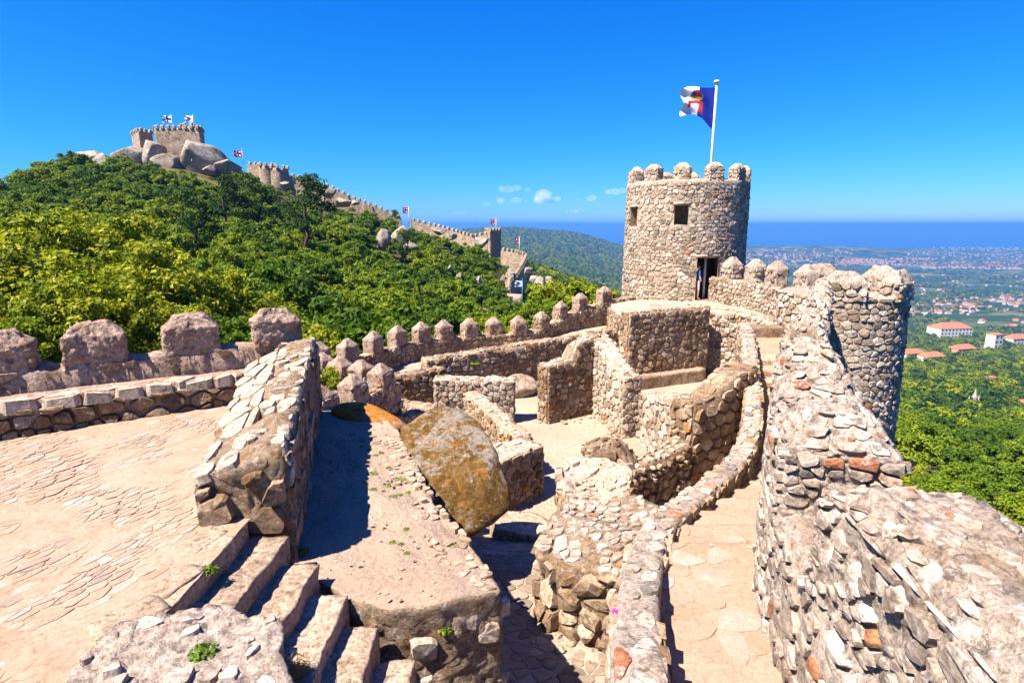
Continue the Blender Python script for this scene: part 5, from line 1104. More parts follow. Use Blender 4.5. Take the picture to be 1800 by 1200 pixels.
# rocks on the hill
GRAN = stone_mat('granite', [(0, (0.42, 0.37, 0.32)), (1, (0.5, 0.45, 0.395))], fine=2.2, lichen=0.1, orange=0, brown=0.2, bump=0.8, dist=0.15, big=0.25)
RL = ['pale rock slab sloping at the left foot of the castle rock', 'rounded grey boulder below the pale sloping slab', 'broad rounded boulder left under the castle', 'boulder directly under the small castle block', 'flat boulder ledge under the castle wall', 'biggest rounded boulder under the right end of the castle', 'cracked pale boulder right of the biggest one', 'small flat stone below the cracked pale boulder',
 'dome-shaped boulder against the climbing wall', 'flat split boulder below the dome-shaped one', 'little stone at the end of the split boulder', 'small pale rock beside the tall pine top', 'blocky boulder left of the split boulders', 'tall split boulder in the middle of the wooded hill', 'slanting slab right of the split boulder', 'flat stone at the foot of the split boulders', 'flat pale rock on the crest below the far wall', 'small flat rock under the crest rock', 'pale boulder against the small square tower',
 'big cube-shaped boulder left of the far stair', 'upright boulder wedged behind the cube-shaped one', 'round stone below the far stair', 'small pale rock in the scrub', 'little upright rock in the scrub', 'layered outcrop top right of the far stair', 'middle layer of the outcrop right of the far stair', 'jagged rock below the outcrop right of the far stair', 'outermost rock of the outcrop right of the far stair', 'small rock among the lower bushes', 'shadowed crag behind the far stair wall']
for i, (px, py, w, h, Y) in enumerate(ROCKS):
    p = at(px, py, Y=Y); s = Y / 1000 * 1.02
    rock('boulder', RL[i], (p[0], Y + w * s * 0.25, p[2] - 0.15 * h * s), (w * s * (0.68 if i < 8 else 0.52), w * s * 0.5, h * s * (0.8 if i < 8 else 0.6)), 500 + i, GRAN, (0, 0.12 * math.sin(i * 2.1), i * 0.7), 4, amp=0.1, cuts=16, lo=0.48 if i >= 8 else 0.55)

# ------------------------------------------------------------------ castle on the hill
def far_merlons(parent, a, b, z0, z1, mw, mh, gap, th, me_cache={}):
    a, b = np.asarray(a, float), np.asarray(b, float); L = np.linalg.norm(b - a); n = max(1, int(L / (mw + gap))); rz = math.atan2(b[1] - a[1], b[0] - a[0])
    key = (mw, mh, th)
    if key not in me_cache:
        v, f = merlon_geo(mw, th, mh * 0.8, mh * 0.2, 0.25, 0.05, 3, ridge=0.4); me = mesh_np('merlon', v, f, True, 0.5); me.materials.append(M['far']); me_cache[key] = me
    W_ = WLOC(parent)
    for i in range(n):
        t = (i + 0.5) / n; p = a + (b - a) * t; o = bpy.data.objects.new('merlon', me_cache[key]); COL.objects.link(o); o.parent = parent
        o.location = (p[0] - W_[0], p[1] - W_[1], z0 + (z1 - z0) * t - 0.1 - W_[2]); o.rotation_euler = (0, 0, rz)

def keep_block(name, label, cat, corners, zb, zt, mw=0.9, mh=1.1, gap=0.75, th=0.6, window=None):
    c = np.array(corners); root = thing(name, label, cat, (float(c[:, 0].mean()), float(c[:, 1].mean()), zb))
    v, f = prism(c, zb, zt, 0.5, 0.18, int(abs(c[0, 0]) * 7), 0.5); obj('masonry', mesh_np('masonry', v, f, True, 0.5), M['far'], root)
    for a, b in zip(c, np.roll(c, -1, 0)): far_merlons(root, a, b, zt, zt, mw, mh, gap, th)
    return root
def xy(px, py, Y): return at(px, py, Y=Y)[:2]
Yk = 178
zt1 = at(300, 226, Y=Yk)[2]; zb1 = at(300, 288, Y=Yk)[2]
keep_block('castle_keep', 'main block of the hilltop castle with a wall of square merlons', 'castle', [xy(271, 230, Yk), xy(352, 230, Yk), xy(358, 230, Yk + 8), xy(275, 230, Yk + 9)], zb1, zt1)
keep_block('castle_tower', 'raised square turret on the right of the hilltop castle', 'tower', [xy(319, 230, Yk + 1.5), xy(343, 230, Yk + 1), xy(347, 230, Yk + 6), xy(322, 230, Yk + 6.5)], zt1 - 2, at(330, 221, Y=Yk)[2])
keep_block('castle_tower', 'low dark block at the left end of the hilltop castle', 'tower', [xy(231, 240, Yk + 4), xy(245, 240, Yk - 3), xy(269, 240, Yk + 2), xy(255, 240, Yk + 9)], at(250, 272, Y=Yk)[2], at(250, 233, Y=Yk)[2])
def far_wall(label, pts, h=2.6, name='castle_wall', mw=0.85, th=0.8, drop=3.5):
    p = [at(a, b, Y=c) for a, b, c in pts]; q = np.array(p); root = thing(name, label, 'wall', tuple(float(x) for x in (q[0][0], q[0][1], q[0][2] - drop)))
    P = Path(q, 0.6); rings = []
    for i in range(len(P.s)):
        c, n, z = P.p[i, :2], P.n[i] * th / 2, P.p[i, 2]; rings.append([[*(c + n), z - drop], [*(c + n), z], [*(c - n), z], [*(c - n), z - drop]])
    v, f = loft(rings, True, True, True, 1); obj('masonry', mesh_np('masonry', rough(v, 0.2, 0.6, 4), f, False, 0.5), M['far'], root)
    for a, b in zip(q[:-1], q[1:]): far_merlons(root, a, b, a[2], b[2], mw, 1.15, 0.85, 0.7)
    return root
far_wall('climbing wall of small merlons on the skyline left of the far flag', [(500, 306, 186), (540, 318, 186), (580, 330, 186), (618, 349, 186), (655, 362, 186), (705, 384, 186)], drop=9)
far_wall('lower run of the skyline wall between the far flag and the small square tower', [(722, 388, 184), (760, 397, 182), (800, 408, 178), (832, 418, 172), (858, 412, 168)], drop=8)
far_wall('short skyline wall behind the hilltop bushes', [(435, 290, 192), (462, 291, 190)], drop=8)
for nm, px, py, r in (('left', 470, 293, 2.6), ('right', 490, 297, 2.8)):
    p = at(px, py, Y=186); root = thing('castle_tower', 'left of the twin round towers on the skyline' if nm == 'left' else 'right of the twin round towers on the skyline', 'tower', (p[0], p[1], p[2] - 7))
    rings = [ellring(p[0], p[1], r, r, z, 28) for z in np.linspace(p[2] - 7, p[2], 9)]; v, f = loft(rings, True, False, True, 2); obj('masonry', mesh_np('masonry', rough(v, 0.15, 0.6, 6), f, True, 0.5), M['far'], root)
    for i in range(9):
        a = i * 0.7; far_merlons(root, (p[0] + r * math.cos(a) - 0.1, p[1] + r * math.sin(a)), (p[0] + r * math.cos(a) + 0.1, p[1] + r * math.sin(a)), p[2], p[2], 0.85, 1.1, 0.0, 0.6)
keep_block('square_tower', 'small square tower with merlons at the lower end of the skyline wall', 'tower', [xy(853, 430, 170), xy(861, 430, 166), xy(881, 430, 169), xy(873, 430, 174)], at(868, 452, Y=170)[2], at(868, 404, Y=170)[2], mw=0.6, mh=0.7, gap=0.4, th=0.45)
# stair wall
far_wall('toothed wall dropping from the small square tower to the far stair', [(882, 441, 166), (905, 444, 162), (922, 450, 156)], drop=4, mw=0.7)
far_wall('shadowed outer wall beside the far stair', [(925, 452, 154), (918, 468, 144), (906, 486, 134), (895, 496, 126), (893, 520, 116)], drop=7, mw=0.6, th=0.9)
fst = thing('stone_stair', 'long straight stair climbing to the small square tower', 'stairs', tuple(float(q) for q in at(884, 535, Y=112)))
for i in range(30):
    t = i / 29; a = at(884 + 14 * t ** 1.5 + (8 if t > 0.6 else 0) * (t - 0.6) / 0.4, 534 - 72 * t, Y=112 + 40 * t); v, f = box((a[0], a[1], a[2] - 0.35), (2.0, 1.6, 0.7)); obj('step', mesh_np('step', v, f, False, 0.5), M['far'], fst)
far_wall('low parapet left of the far stair', [(875, 532, 111), (875, 508, 118), (886, 490, 127)], drop=2.5, mw=0.1, th=0.5)
c = [xy(868, 545, 106), xy(892, 545, 106), xy(892, 545, 111), xy(868, 545, 111)]
keep_block('stone_block', 'square masonry base under the foot of the far stair', 'block', c, at(880, 570, Y=106)[2], at(880, 534, Y=106)[2], mw=0.01, mh=0.01, gap=9)
c = [xy(888, 545, 100), xy(917, 545, 99), xy(918, 545, 104), xy(890, 545, 105)]
keep_block('stone_block', 'pale square masonry block beside the blue flagpole', 'block', c, at(900, 572, Y=100)[2], at(900, 521, Y=100)[2], mw=0.01, mh=0.01, gap=9)
far_wall('short toothed wall below the pale square block', [(851, 558, 92), (866, 541, 97), (874, 540, 98)], drop=3, mw=0.45, th=0.5)

# ------------------------------------------------------------------ valley buildings
WHITE = plain('whitewash', (0.75, 0.72, 0.66), 0.9, 0.1, 0.1, 0.3); ROOF = plain('terracotta', (0.47, 0.17, 0.085), 0.9, 0.1, 0.25, 0.4); PINK = plain('pink_plaster', (0.62, 0.34, 0.27), 0.9, 0.1, 0.1, 0.3); DARK = plain('window_glass', (0.03, 0.035, 0.04), 0.2, 0.5, 0.1); GREYW = plain('weathered_stone', (0.42, 0.39, 0.34), 0.95, 0.1, 0.25, 0.5)
def house_parts(w, d, h, rh, hip=True):
    v, f = box((0, 0, h / 2), (w, d, h)); e = 0.5; k = w * 0.3 if hip else w / 2 + e
    rv = np.array([[-w / 2 - e, -d / 2 - e, h], [w / 2 + e, -d / 2 - e, h], [w / 2 + e, d / 2 + e, h], [-w / 2 - e, d / 2 + e, h], [-k, 0, h + rh], [k, 0, h + rh]])
    rf = [np.array([[0, 1, 5, 4], [2, 3, 4, 5]]), np.array([[1, 2, 5], [3, 0, 4]]), np.array([[3, 2, 1, 0]])]
    return (v, f), (rv, rf)
def building(name, label, p, w, d, h, rh, rz, wm, cat='house', nwin=6, storeys=2):
    root = thing(name, label, cat, (float(p[0]), float(p[1]), float(p[2]) - 2), rz=rz); (v, f), (rv, rf) = house_parts(w, d, h + 2, rh)
    o = obj('wall', mesh_np('wall', v, f, False), wm, root, centre=False); r_ = obj('roof', mesh_np('roof', rv, rf, False), ROOF, root, centre=False)
    for s in range(storeys):
        for i in range(nwin):
            x = -w / 2 + w * (i + 0.5) / nwin; z = 2 + h * (s + 0.5) / storeys
            for yy in (-d / 2 - 0.06,):
                wv, wf = box((x, yy, z), (w / nwin * 0.4, 0.14, h / storeys * 0.5)); obj('window', mesh_np('window', wv, wf, False), DARK, root, centre=False)
    return root
for (px, py, k), p in bpos:
    s = p[1] / 1000
    if k == 'palace': building('palace', 'long white palace with a broad terracotta roof among the valley trees', p, 62 * s, 30 * s, 17 * s, 9 * s, 0.12, WHITE, 'palace', 9, 3)
    elif k == 'white': building('white_tower_house', 'tall narrow white building right of the palace', p, 20 * s, 16 * s, 26 * s, 3 * s, 0.3, WHITE, 'building', 2, 3)
    elif k == 'ruin': building('ruined_tower', 'small roofless stone tower in the valley woods', p, 13 * s, 12 * s, 14 * s, 0.3 * s, 0.2, GREYW, 'tower', 2, 2)
    elif k == 'villa': building('villa', {1690: 'red-roofed villa below the palace', 1636: 'cream villa with a tiled roof close to the right wall', 1792: 'villa at the right frame edge below the chapel spire', 1785: 'low villa right of the tall white building', 1600: 'small villa half hidden by the corner turret'}[px], p, 42 * s, 20 * s, 11 * s, 7 * s, 0.25, PINK if px == 1690 else WHITE, 'house', 5, 2)
    else:
        root = thing('chapel', 'grey stone chapel bristling with pinnacles in the valley woods', 'chapel', (float(p[0]), float(p[1]), float(p[2]) - 1))
        v, f = box((0, 0, 5 * s), (26 * s, 16 * s, 14 * s)); obj('wall', mesh_np('wall', v, f, False), GREYW, root, centre=False)
        for i, (x, hh, r) in enumerate(((-2, 40, 4), (-9, 26, 2.4), (6, 28, 2.6), (11, 20, 2), (-13, 18, 1.8), (2, 30, 2.2))):
            rings = [ellring(x * s, (i % 2) * 3 * s, q * s, q * s, z * s, 8) for q, z in ((r, 8), (r * 0.95, hh * 0.55), (r * 1.15, hh * 0.57), (r * 0.55, hh * 0.75), (0.15, hh))]; v, f = loft(rings, True, False, True, 1); obj('pinnacle', mesh_np('pinnacle', v, f, False), GREYW, root, centre=False)
hm = []
for i in range(6):
    (v, f), (rv, rf) = house_parts(rng.uniform(10, 17), rng.uniform(8, 11), rng.uniform(4, 7.5), rng.uniform(2, 3.2), i % 2 == 0)
    V, F = join_parts([(v, f), (rv, rf)]); me = mesh_np('house', V, [np.concatenate([a for a in F if a.shape[1] == 4]), np.concatenate([a for a in F if a.shape[1] == 3])], False); me.materials.append(WHITE if i != 3 else PINK); me.materials.append(ROOF)
    mi = np.zeros(len(me.polygons), np.int32); co = [me.polygons[q].normal.z for q in range(len(mi))]; mi[:] = [1 if (abs(c_) > 0.15 and me.polygons[q].center.z > 2) or len(me.polygons[q].vertices) == 3 else 0 for q, c_ in enumerate(co)]; me.polygons.foreach_set('material_index', mi); hm.append(me)
HOUSES = []
def cluster(n, px0, px1, py0, py1, sx=1.0, skew=0.0):
    for _ in range(n):
        px = rng.uniform(px0, px1); py = rng.uniform(py0, py1) + skew * (px - px0); HOUSES.append((px, py))
cluster(60, 1590, 1720, 536, 556, skew=-0.02); cluster(34, 1690, 1800, 528, 548); cluster(30, 1600, 1660, 500, 518); cluster(26, 1640, 1720, 520, 534); cluster(24, 1740, 1800, 515, 530)
cluster(18, 1590, 1700, 484, 500); cluster(14, 1720, 1800, 486, 505); cluster(10, 1720, 1800, 556, 580)
HS = []
for px, py in HOUSES:
    p = hit(px, py, 300); HS.append(p)
HS.sort(key=lambda p: p[1]); LAB = []
for i, p in enumerate(HS):
    o = bpy.data.objects.new('house', hm[i % 6]); COL.objects.link(o); o.location = (float(p[0]), float(p[1]), float(p[2]) - 0.5); o.rotation_euler = (0, 0, float(rng.uniform(-0.6, 0.6))); k = float(rng.uniform(0.6, 1.05)); o.scale = (k, k, k)
    tag(o, 'small white house with a terracotta roof in the valley town', 'house', 'houses of the valley town'); LAB.append((o, p))
by_landmark(LAB, VALM, 'small red-roofed house')
HOUSES = []
cluster(330, 1470, 1640, 455, 467); cluster(260, 1620, 1800, 461, 473); cluster(120, 1310, 1500, 438, 470); cluster(140, 1640, 1800, 433, 440); cluster(90, 1590, 1800, 440, 456); cluster(60, 1310, 1470, 448, 462)
Vs, Fq, Ft, k0, mq, mt = [], [], [], 0, [], []
fm_ = plain('town_wall', (0.6, 0.54, 0.5), 0.9, 0.1, 0.15, 0.05)
parts_w, parts_r = [], []
for px, py in HOUSES:
    p = hit(px, py, 900); (v, f), (rv, rf) = house_parts(rng.uniform(12, 26), rng.uniform(9, 14), rng.uniform(5, 10), rng.uniform(2, 4)); a = rng.uniform(-0.8, 0.8)
    parts_w.append((place(v, p, a), f)); parts_r.append((place(rv, p, a), rf))
V, F = join_parts(parts_w); V2, F2 = join_parts(parts_r); nq = len(F); F = F + [a + len(V) for a in F2]
q_w = np.concatenate(F[:nq]); q_r = np.concatenate([a for a in F[nq:] if a.shape[1] == 4]); t_r = np.concatenate([a for a in F[nq:] if a.shape[1] == 3])
me = mesh_np('town_houses', np.vstack([V, V2]), [q_w, q_r, t_r], False); me.materials.append(fm_); me.materials.append(ROOF); me.polygons.foreach_set('material_index', np.r_[np.zeros(len(q_w)), np.ones(len(q_r) + len(t_r))].astype(np.int32))
tag(obj('distant_towns', me, None), 'distant towns of pale houses with red roofs towards the coast', kind='stuff')
# ------------------------------------------------------------------ flags
FB = plain('flag_blue', (0.01, 0.03, 0.3), 0.6, 0.2, 0.1, 6); FW = plain('flag_white', (0.75, 0.76, 0.8), 0.7, 0.2, 0.05, 6); FR = plain('flag_red', (0.55, 0.02, 0.03), 0.6, 0.2, 0.1, 6); FY = plain('flag_gold', (0.75, 0.42, 0.03), 0.6, 0.2, 0.1, 6); FG = plain('flag_green', (0.1, 0.2, 0.1), 0.6, 0.2, 0.1, 6); FP = plain('flag_purple', (0.13, 0.02, 0.12), 0.6, 0.2, 0.1, 6)
POLE = plain('painted_pole', (0.78, 0.77, 0.74), 0.4, 0.4, 0.05, 3); POLEB = plain('blue_pole', (0.06, 0.2, 0.36), 0.4, 0.4, 0.05, 3)
FM = [FB, FW, FR, FY, FG, FP]
def flag(label, base, top, w, h, design, r=0.05, polemat=None, edge=None, nx=44, ny=34, side=-1):
    base, top = np.asarray(base, float), np.asarray(top, float); root = thing('flagpole', label, 'flag', tuple(float(q) for q in base))
    v, f = tube([base, base * 0.5 + top * 0.5, top], [r, r * 0.9, r * 0.75], 10); obj('pole', mesh_np('pole', v, f), polemat or POLE, root)
    v, f = loft([ellring(top[0], top[1], q * r, q * r, top[2] + z * r, 12) for q, z in ((0.7, -0.3), (1.9, 0.2), (2.2, 0.9), (1.6, 1.6), (0.4, 1.9))], True, True, True, 1); obj('finial', mesh_np('finial', v, f), polemat or POLE, root)
    U, V_ = np.meshgrid(np.linspace(0, 1, nx), np.linspace(0, 1, ny)); U, V_ = U.ravel(), V_.ravel()
    eb = np.interp(U, *zip(*(edge or ((0, 1), (1, 1))))); et = np.interp(U, [0, 0.4, 0.8, 1], [0, 0.0, -0.03, 0.02])
    Z = top[2] - 3 * r - h * (et + (eb - et) * V_); X = top[0] - r * 0.8 + side * w * U * (1 + 0.03 * np.sin(V_ * 9)); Yw = top[1] + w * 0.11 * U * np.sin(U * 9 + V_ * 3.2) + w * 0.05 * np.sin(V_ * 11 + U * 5) * U
    me = mesh_np('flag', np.c_[X, Yw, Z], [grid_faces(ny, nx)], True)
    for m in FM: me.materials.append(m)
    fc = grid_faces(ny, nx); me.polygons.foreach_set('material_index', np.array([design(U[q].mean(), V_[q].mean()) for q in fc], np.int32)); obj('cloth', me, None, root); return root
def big(u, v):
    if ((u - 0.52) / 0.17) ** 2 + ((v - 0.3) / 0.17) ** 2 < 1: return 5 if abs(v - 0.25) < 0.09 and (abs(u - 0.45) < 0.06 or abs(u - 0.6) < 0.05) else (3 if v > 0.36 else (2 if abs(u - 0.53) < 0.035 else 4))
    if (0.48 < v < 0.62 and 0.36 < u < 0.78) or (0.62 < v < 0.97 and (0.36 < u < 0.47 or 0.69 < u < 0.78) and v < 0.72 + 0.55 * abs(u - 0.69)): return 2
    return 0 if u < 0.46 else 1
fb = np.array([10.82, 32.2, 1.3]); ft = fb + [0.0, 0, at(1258, 146, Y=32.2)[2] - 1.3]
flag('tall white flagpole on the round tower with a blue and white crested flag', fb, ft, 1.78, 2.1, big, 0.075, edge=((0, 1.0), (0.12, 0.93), (0.35, 0.72), (0.55, 0.62), (0.75, 0.64), (1, 0.7)))
def cross_b(u, v): return 0 if abs(v - 0.5) < 0.14 or abs(u - 0.45) < 0.12 else 1
def crest_b(u, v): return 0 if ((u - 0.55) / 0.25) ** 2 + ((v - 0.5) / 0.3) ** 2 < 1 else 1
def red_b(u, v): return 2 if min(u, 1 - u, v, 1 - v) < 0.17 else (0 if abs(u - 0.5) < 0.13 or abs(v - 0.5) < 0.13 else 1)
for (px, p0, p1, Y, w, h, dz, lab, pm) in ((303, 222, 202, 180, 2.6, 2.0, cross_b, 'white flag with a blue cross on the left of the hilltop castle', None), (340, 215, 202, 181, 2.4, 1.9, crest_b, 'white flag with a blue crest on the hilltop turret', None), (427, 285, 263, 185, 2.4, 2.0, red_b, 'small red-bordered flag beside the hilltop castle bushes', None), (719, 392, 363, 183, 1.7, 1.8, red_b, 'small red-bordered flag half way down the skyline wall', None), (872, 408, 384, 170, 1.5, 1.5, red_b, 'small red-bordered flag on the small square tower', None), (913, 445, 417, 158, 1.0, 1.6, red_b, 'small flag at the corner of the toothed wall', None), (918, 556, 491, 96, 1.2, 1.0, crest_b, 'blue flagpole with a white flag beside the far stair', POLEB)):
    a, b = at(px, p0, Y=Y), at(px, p1, Y=Y); flag(lab, a - [0, 0, 0.6], [a[0], a[1], b[2]], w, h, dz, 0.09 if Y > 120 else 0.08, pm, nx=24, ny=20)

# ------------------------------------------------------------------ people
def person_mesh():
    J = [(0, 0, 0.93, .15), (0, 0, 1.1, .14), (0, 0, 1.3, .16), (0, 0, 1.44, .13), (0, 0, 1.52, .055), (0, 0.01, 1.6, .075), (0, 0.02, 1.68, .1), (0, 0.01, 1.75, .07),
         (.18, 0, 1.42, .065), (.24, .02, 1.15, .05), (.26, .08, .92, .04), (-.18, 0, 1.42, .065), (-.24, .02, 1.15, .05), (-.25, .1, .93, .04),
         (.1, 0, .88, .1), (.11, .02, .5, .068), (.11, 0, .08, .048), (.11, .14, .04, .04), (-.1, 0, .88, .1), (-.11, .04, .5, .068), (-.11, -.04, .08, .048), (-.11, .1, .04, .04)]
    Ed = [(0, 1), (1, 2), (2, 3), (3, 4), (4, 5), (5, 6), (6, 7), (3, 8), (8, 9), (9, 10), (3, 11), (11, 12), (12, 13), (0, 14), (14, 15), (15, 16), (16, 17), (0, 18), (18, 19), (19, 20), (20, 21)]
    me = bpy.data.meshes.new('person'); me.from_pydata([j[:3] for j in J], Ed, []); o = bpy.data.objects.new('person_form', me); COL.objects.link(o)
    m = o.modifiers.new('skin', 'SKIN'); o.modifiers.new('sub', 'SUBSURF').levels = 2
    for i, j in enumerate(J): me.skin_vertices[0].data[i].radius = (j[3], j[3] * (0.72 if i in (0, 1, 2, 3) else 1))
    me.skin_vertices[0].data[0].use_root = True
    dg = bpy.context.evaluated_depsgraph_get(); r = bpy.data.meshes.new_from_object(o.evaluated_get(dg)); bpy.data.objects.remove(o); r.name = 'body'; return r
PM = person_mesh()
SK = plain('skin', (0.5, 0.29, 0.2), 0.6, 0.3); HAIR = plain('hair', (0.04, 0.025, 0.018), 0.7, 0.2)
def person(label, loc, rz, shirt, shorts, long=False):
    root = thing('person', label, 'person', tuple(float(q) for q in loc), rz=rz); me = PM.copy(); sh = plain('shirt', shirt, 0.9, 0.1); pt = plain('trousers', shorts, 0.9, 0.1)
    for m in (SK, sh, pt, HAIR): me.materials.append(m)
    for p in me.polygons:
        c = p.center; p.use_smooth = True; ax = abs(c.x)
        p.material_index = 3 if c.z > 1.66 and not (c.y > 0.06 and c.z < 1.72) else (0 if c.z > 1.5 or (ax > 0.2 and c.z < 1.2) else (1 if c.z > 0.95 else (2 if c.z > (0.1 if long else 0.5) else 0)))
    obj('body', me, None, root, centre=False); return root
dn = np.array([math.cos(base_a + math.radians(22.6)), math.sin(base_a + math.radians(22.6))]); dt = np.array([-dn[1], dn[0]]); dc = C0 + dn * (RT_ - 0.2)
p = dc - dt * 0.36; person('person in a blue shirt and pale shorts stepping into the tower doorway', (p[0], p[1], -3.72), base_a + 0.3, (0.04, 0.1, 0.4), (0.72, 0.6, 0.58))
p = dc - dn * 0.4 + dt * 0.16; v, f = tube([(p[0], p[1], -3.72), (p[0], p[1], -2.6), (p[0], p[1], -1.62)], [0.07, 0.07, 0.07], 12)
tag(obj('post', mesh_np('post', v, f), POLE), 'pale metal post standing in the tower doorway', 'post')
for px, py, Y, sh, lab in ((297, 233, 175.5, (0.5, 0.05, 0.04), 'tiny person in red behind the hilltop castle merlons'), (338, 285, 168, (0.6, 0.5, 0.5), 'tiny person in pale clothes below the biggest hilltop boulder'), (608, 340, 185, (0.4, 0.06, 0.05), 'tiny person in red on the climbing skyline wall'), (650, 360, 185, (0.1, 0.1, 0.12), 'tiny person in dark clothes on the climbing skyline wall'), (832, 414, 171, (0.35, 0.05, 0.05), 'tiny person in red near the small square tower')):
    person(lab, at(px, py + 5, Y=Y), 2.0, sh, (0.08, 0.08, 0.12), True)

# ------------------------------------------------------------------ weeds and small plants
bpy.context.view_layer.update(); DG = bpy.context.evaluated_depsgraph_get()
def root_at(px, py, h):
    ok_, loc_, *_r = sc.ray_cast(DG, Vector((0, 0, 0)), Vector(at(px, py, h=h)).normalized(), distance=60.0)
    return np.array(loc_) if ok_ else at(px, py, h=h)
def tuft(name, label, loc, r, h, n, leaf, mat, group=None, elong=0.5, cat='plant', seed=1):
    q = np.random.default_rng(seed); a = q.uniform(0, 6.28, n); d = np.sqrt(q.random(n)) * r; P = np.c_[np.cos(a) * d, np.sin(a) * d, q.random(n) * h * (1 - d / r * 0.6)]
    N = np.c_[np.cos(a) * 0.5, np.sin(a) * 0.5, np.ones(n)] + q.normal(size=(n, 3)) * 0.4; v, f = leaves(P, N, leaf, seed, elong)
    root = thing(name, label, cat, tuple(float(x) for x in loc), group); o = bpy.data.objects.new('leaves', mesh_np('leaves', v, [f], False, np.repeat(q.random(n), 4))); o.data.materials.append(M[mat]); COL.objects.link(o); o.parent = root; return root
WL = [a_ + ' weed clump on the dirt terrace, ' + b_ for a_, b_ in (('larger green', 'middle of the cluster'), ('small green', 'top left of the cluster'), ('small green', 'top right of the cluster'), ('tiny green', 'beside the shadow edge'), ('green', 'lower right of the cluster'), ('largest green', 'right side of the cluster'), ('small green', 'bottom left of the cluster'), ('round green', 'bottom of the cluster'), ('flat green', 'farthest by the orange boulder'), ('tiny green', 'left of the round one'), ('small green', 'right of the round one'), ('single green', 'below the boulder'), ('tiny green', 'left of the bottom trio'), ('tiny green', 'middle of the bottom trio'), ('tiny green', 'lowest of the bottom trio'), ('spreading green', 'on the stony rim'), ('tiny green', 'between the top pair'), ('tiny green', 'just above the largest'), ('tiny green', 'topmost by the shadow'), ('tiny olive', 'touching the round one'))]
for i, (px, py, s) in enumerate(((655, 832, 1.0), (650, 790, .6), (670, 795, .6), (635, 785, .4), (680, 852, .9), (702, 842, 1.2), (655, 860, .6), (690, 873, .9), (617, 765, .8), (640, 848, .5), (717, 866, .5), (715, 930, .5), (690, 953, .5), (705, 956, .4), (715, 972, .4), (800, 958, 1.0), (660, 800, .5), (683, 822, .5), (638, 775, .4), (702, 870, .5))):
    p = root_at(px, py, 3.53); tuft('weed', WL[i], p, 0.06 * s + 0.015, 0.02, int(60 * s) + 20, 0.013, 'weed', 'weeds on the dirt terrace', seed=i)
for px, py, h, r, lab in ((531, 972, 3.3, 0.08, 'fresh green plant at the foot of the sloping wall'), (366, 1005, 3.1, 0.07, 'little green plant growing out of the top step'), (355, 1148, 2.85, 0.09, 'mossy green plant on top of the stub wall'), (783, 1108, 3.8, 0.07, 'yellow flowering plant on the front of the dirt terrace')):
    p = root_at(px, py, h); tuft('plant', lab, p, r, 0.08, 90, 0.022, 'weed' if 'yellow' not in lab else 'leaf_y', seed=px)
p = root_at(520, 1185, 3.5); tuft('dry_grass', 'reddish dry grass tuft at the near end of the steps', p, 0.12, 0.25, 160, 0.06, 'leaf_o', elong=0.06, seed=77)
MAG = leaf_mat('magenta_petal', [(0, (0.5, 0.02, 0.3)), (1, (0.6, 0.05, 0.4))]); M['petal'] = MAG
p = root_at(1080, 1075, 4.5); tuft('flower', 'tiny magenta flower on the bank of mossy stones', p, 0.03, 0.03, 14, 0.018, 'petal', seed=5)
for px, py, h, r, lab in ((800, 610, None, 0.2, 'ferny weed on the long retaining wall'),):
    p = root_at(835, 640, 5.2); tuft('plant', lab, p, r, 0.15, 80, 0.06, 'weed', seed=9)

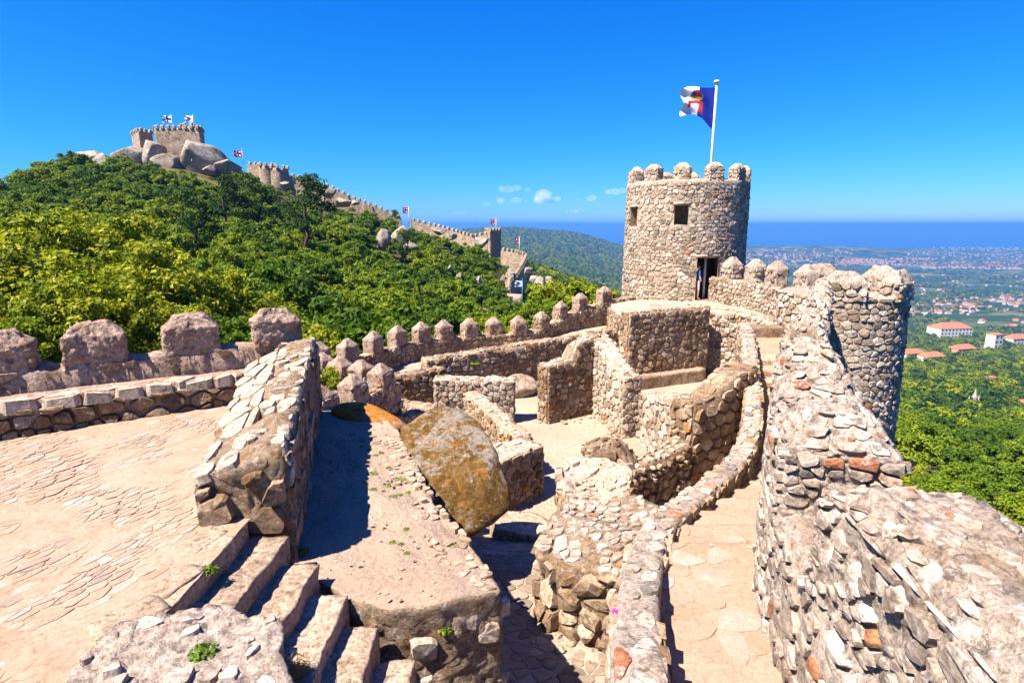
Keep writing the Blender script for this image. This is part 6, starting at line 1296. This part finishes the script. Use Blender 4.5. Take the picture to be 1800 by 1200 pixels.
# ------------------------------------------------------------------ clouds and haze
k = NT('cloud_vapour'); pv = k.n('ShaderNodeVolumePrincipled'); pv.inputs['Color'].default_value = (1, 1, 1, 1); pv.inputs['Anisotropy'].default_value = 0.2
tc = k.n('ShaderNodeTexCoord'); ln = k.n('ShaderNodeVectorMath', operation='LENGTH'); k.l(tc.outputs['Object'], ln.inputs[0])
nz_ = k.noise(0.011, 4, 0.6, tc.outputs['Object']); 
CLM = k
def cloud(label, px, py, Y, w, h, dens, seed):
    p = at(px, py, Y=Y); s = Y / 1000; q = np.random.default_rng(seed); parts = []
    for i in range(9):
        c = np.array([q.normal() * 0.3 * w * s, q.normal() * 0.2 * w * s, abs(q.normal()) * 0.22 * h * s]); r = q.uniform(0.2, 0.42) * h * s * (1.2 - abs(c[0]) / (w * s)); v, f = rock_geo(r * 1.5, r * 1.3, r, seed * 20 + i, 3, 0, 0.3, 1.6); parts.append((v + c, f))
    V, F = join_parts(parts); km = NT('cloud_vapour'); pvn = km.n('ShaderNodeVolumePrincipled'); pvn.inputs['Density'].default_value = dens; pvn.inputs['Color'].default_value = (1, 1, 1, 1); km.l(pvn.outputs[0], km.out.inputs['Volume'])
    o = obj('cloud', mesh_np('cloud', V + p, [np.concatenate(F)], True), km.m); tag(o, label, 'cloud', 'small clouds low over the far hills'); return o
cloud('small bright cloud low above the blue hills', 957, 352, 16000, 34, 22, 0.0016, 3)
for i, (px, py, w, h, lab) in enumerate(((902, 334, 60, 18, 'widest faint cloud above the small bright cloud'), (898, 354, 44, 14, 'faint cloud left of the small bright cloud'), (1038, 352, 38, 10, 'faint cloud right of the small bright cloud'), (1012, 372, 24, 8, 'tiny faint cloud below the one right of the bright cloud'), (806, 376, 20, 8, 'tiny faint cloud above the far blue hill'), (858, 360, 26, 8, 'faint cloud at the left end of the cloud group'), (1080, 338, 40, 14, 'faint cloud touching the round tower'))):
    cloud(lab, px, py, 16000, w, h, 0.0009, 40 + i)
v, f = box((0, 45000, -190), (260000, 150000, 500)); v[:, 2] = np.where(v[:, 2] > -190, 48.0, TZMIN - 1.0)
k = NT('haze_air'); pv = k.n('ShaderNodeVolumePrincipled'); pv.inputs['Density'].default_value = 1.25e-4; pv.inputs['Color'].default_value = (0.1, 0.31, 0.72, 1); pv.inputs['Anisotropy'].default_value = 0.1; k.l(pv.outputs[0], k.out.inputs['Volume'])
hz_o = obj('haze', mesh_np('haze', v, f, False), k.m); tag(hz_o, 'thin blue haze over the valley and sea', kind='stuff')
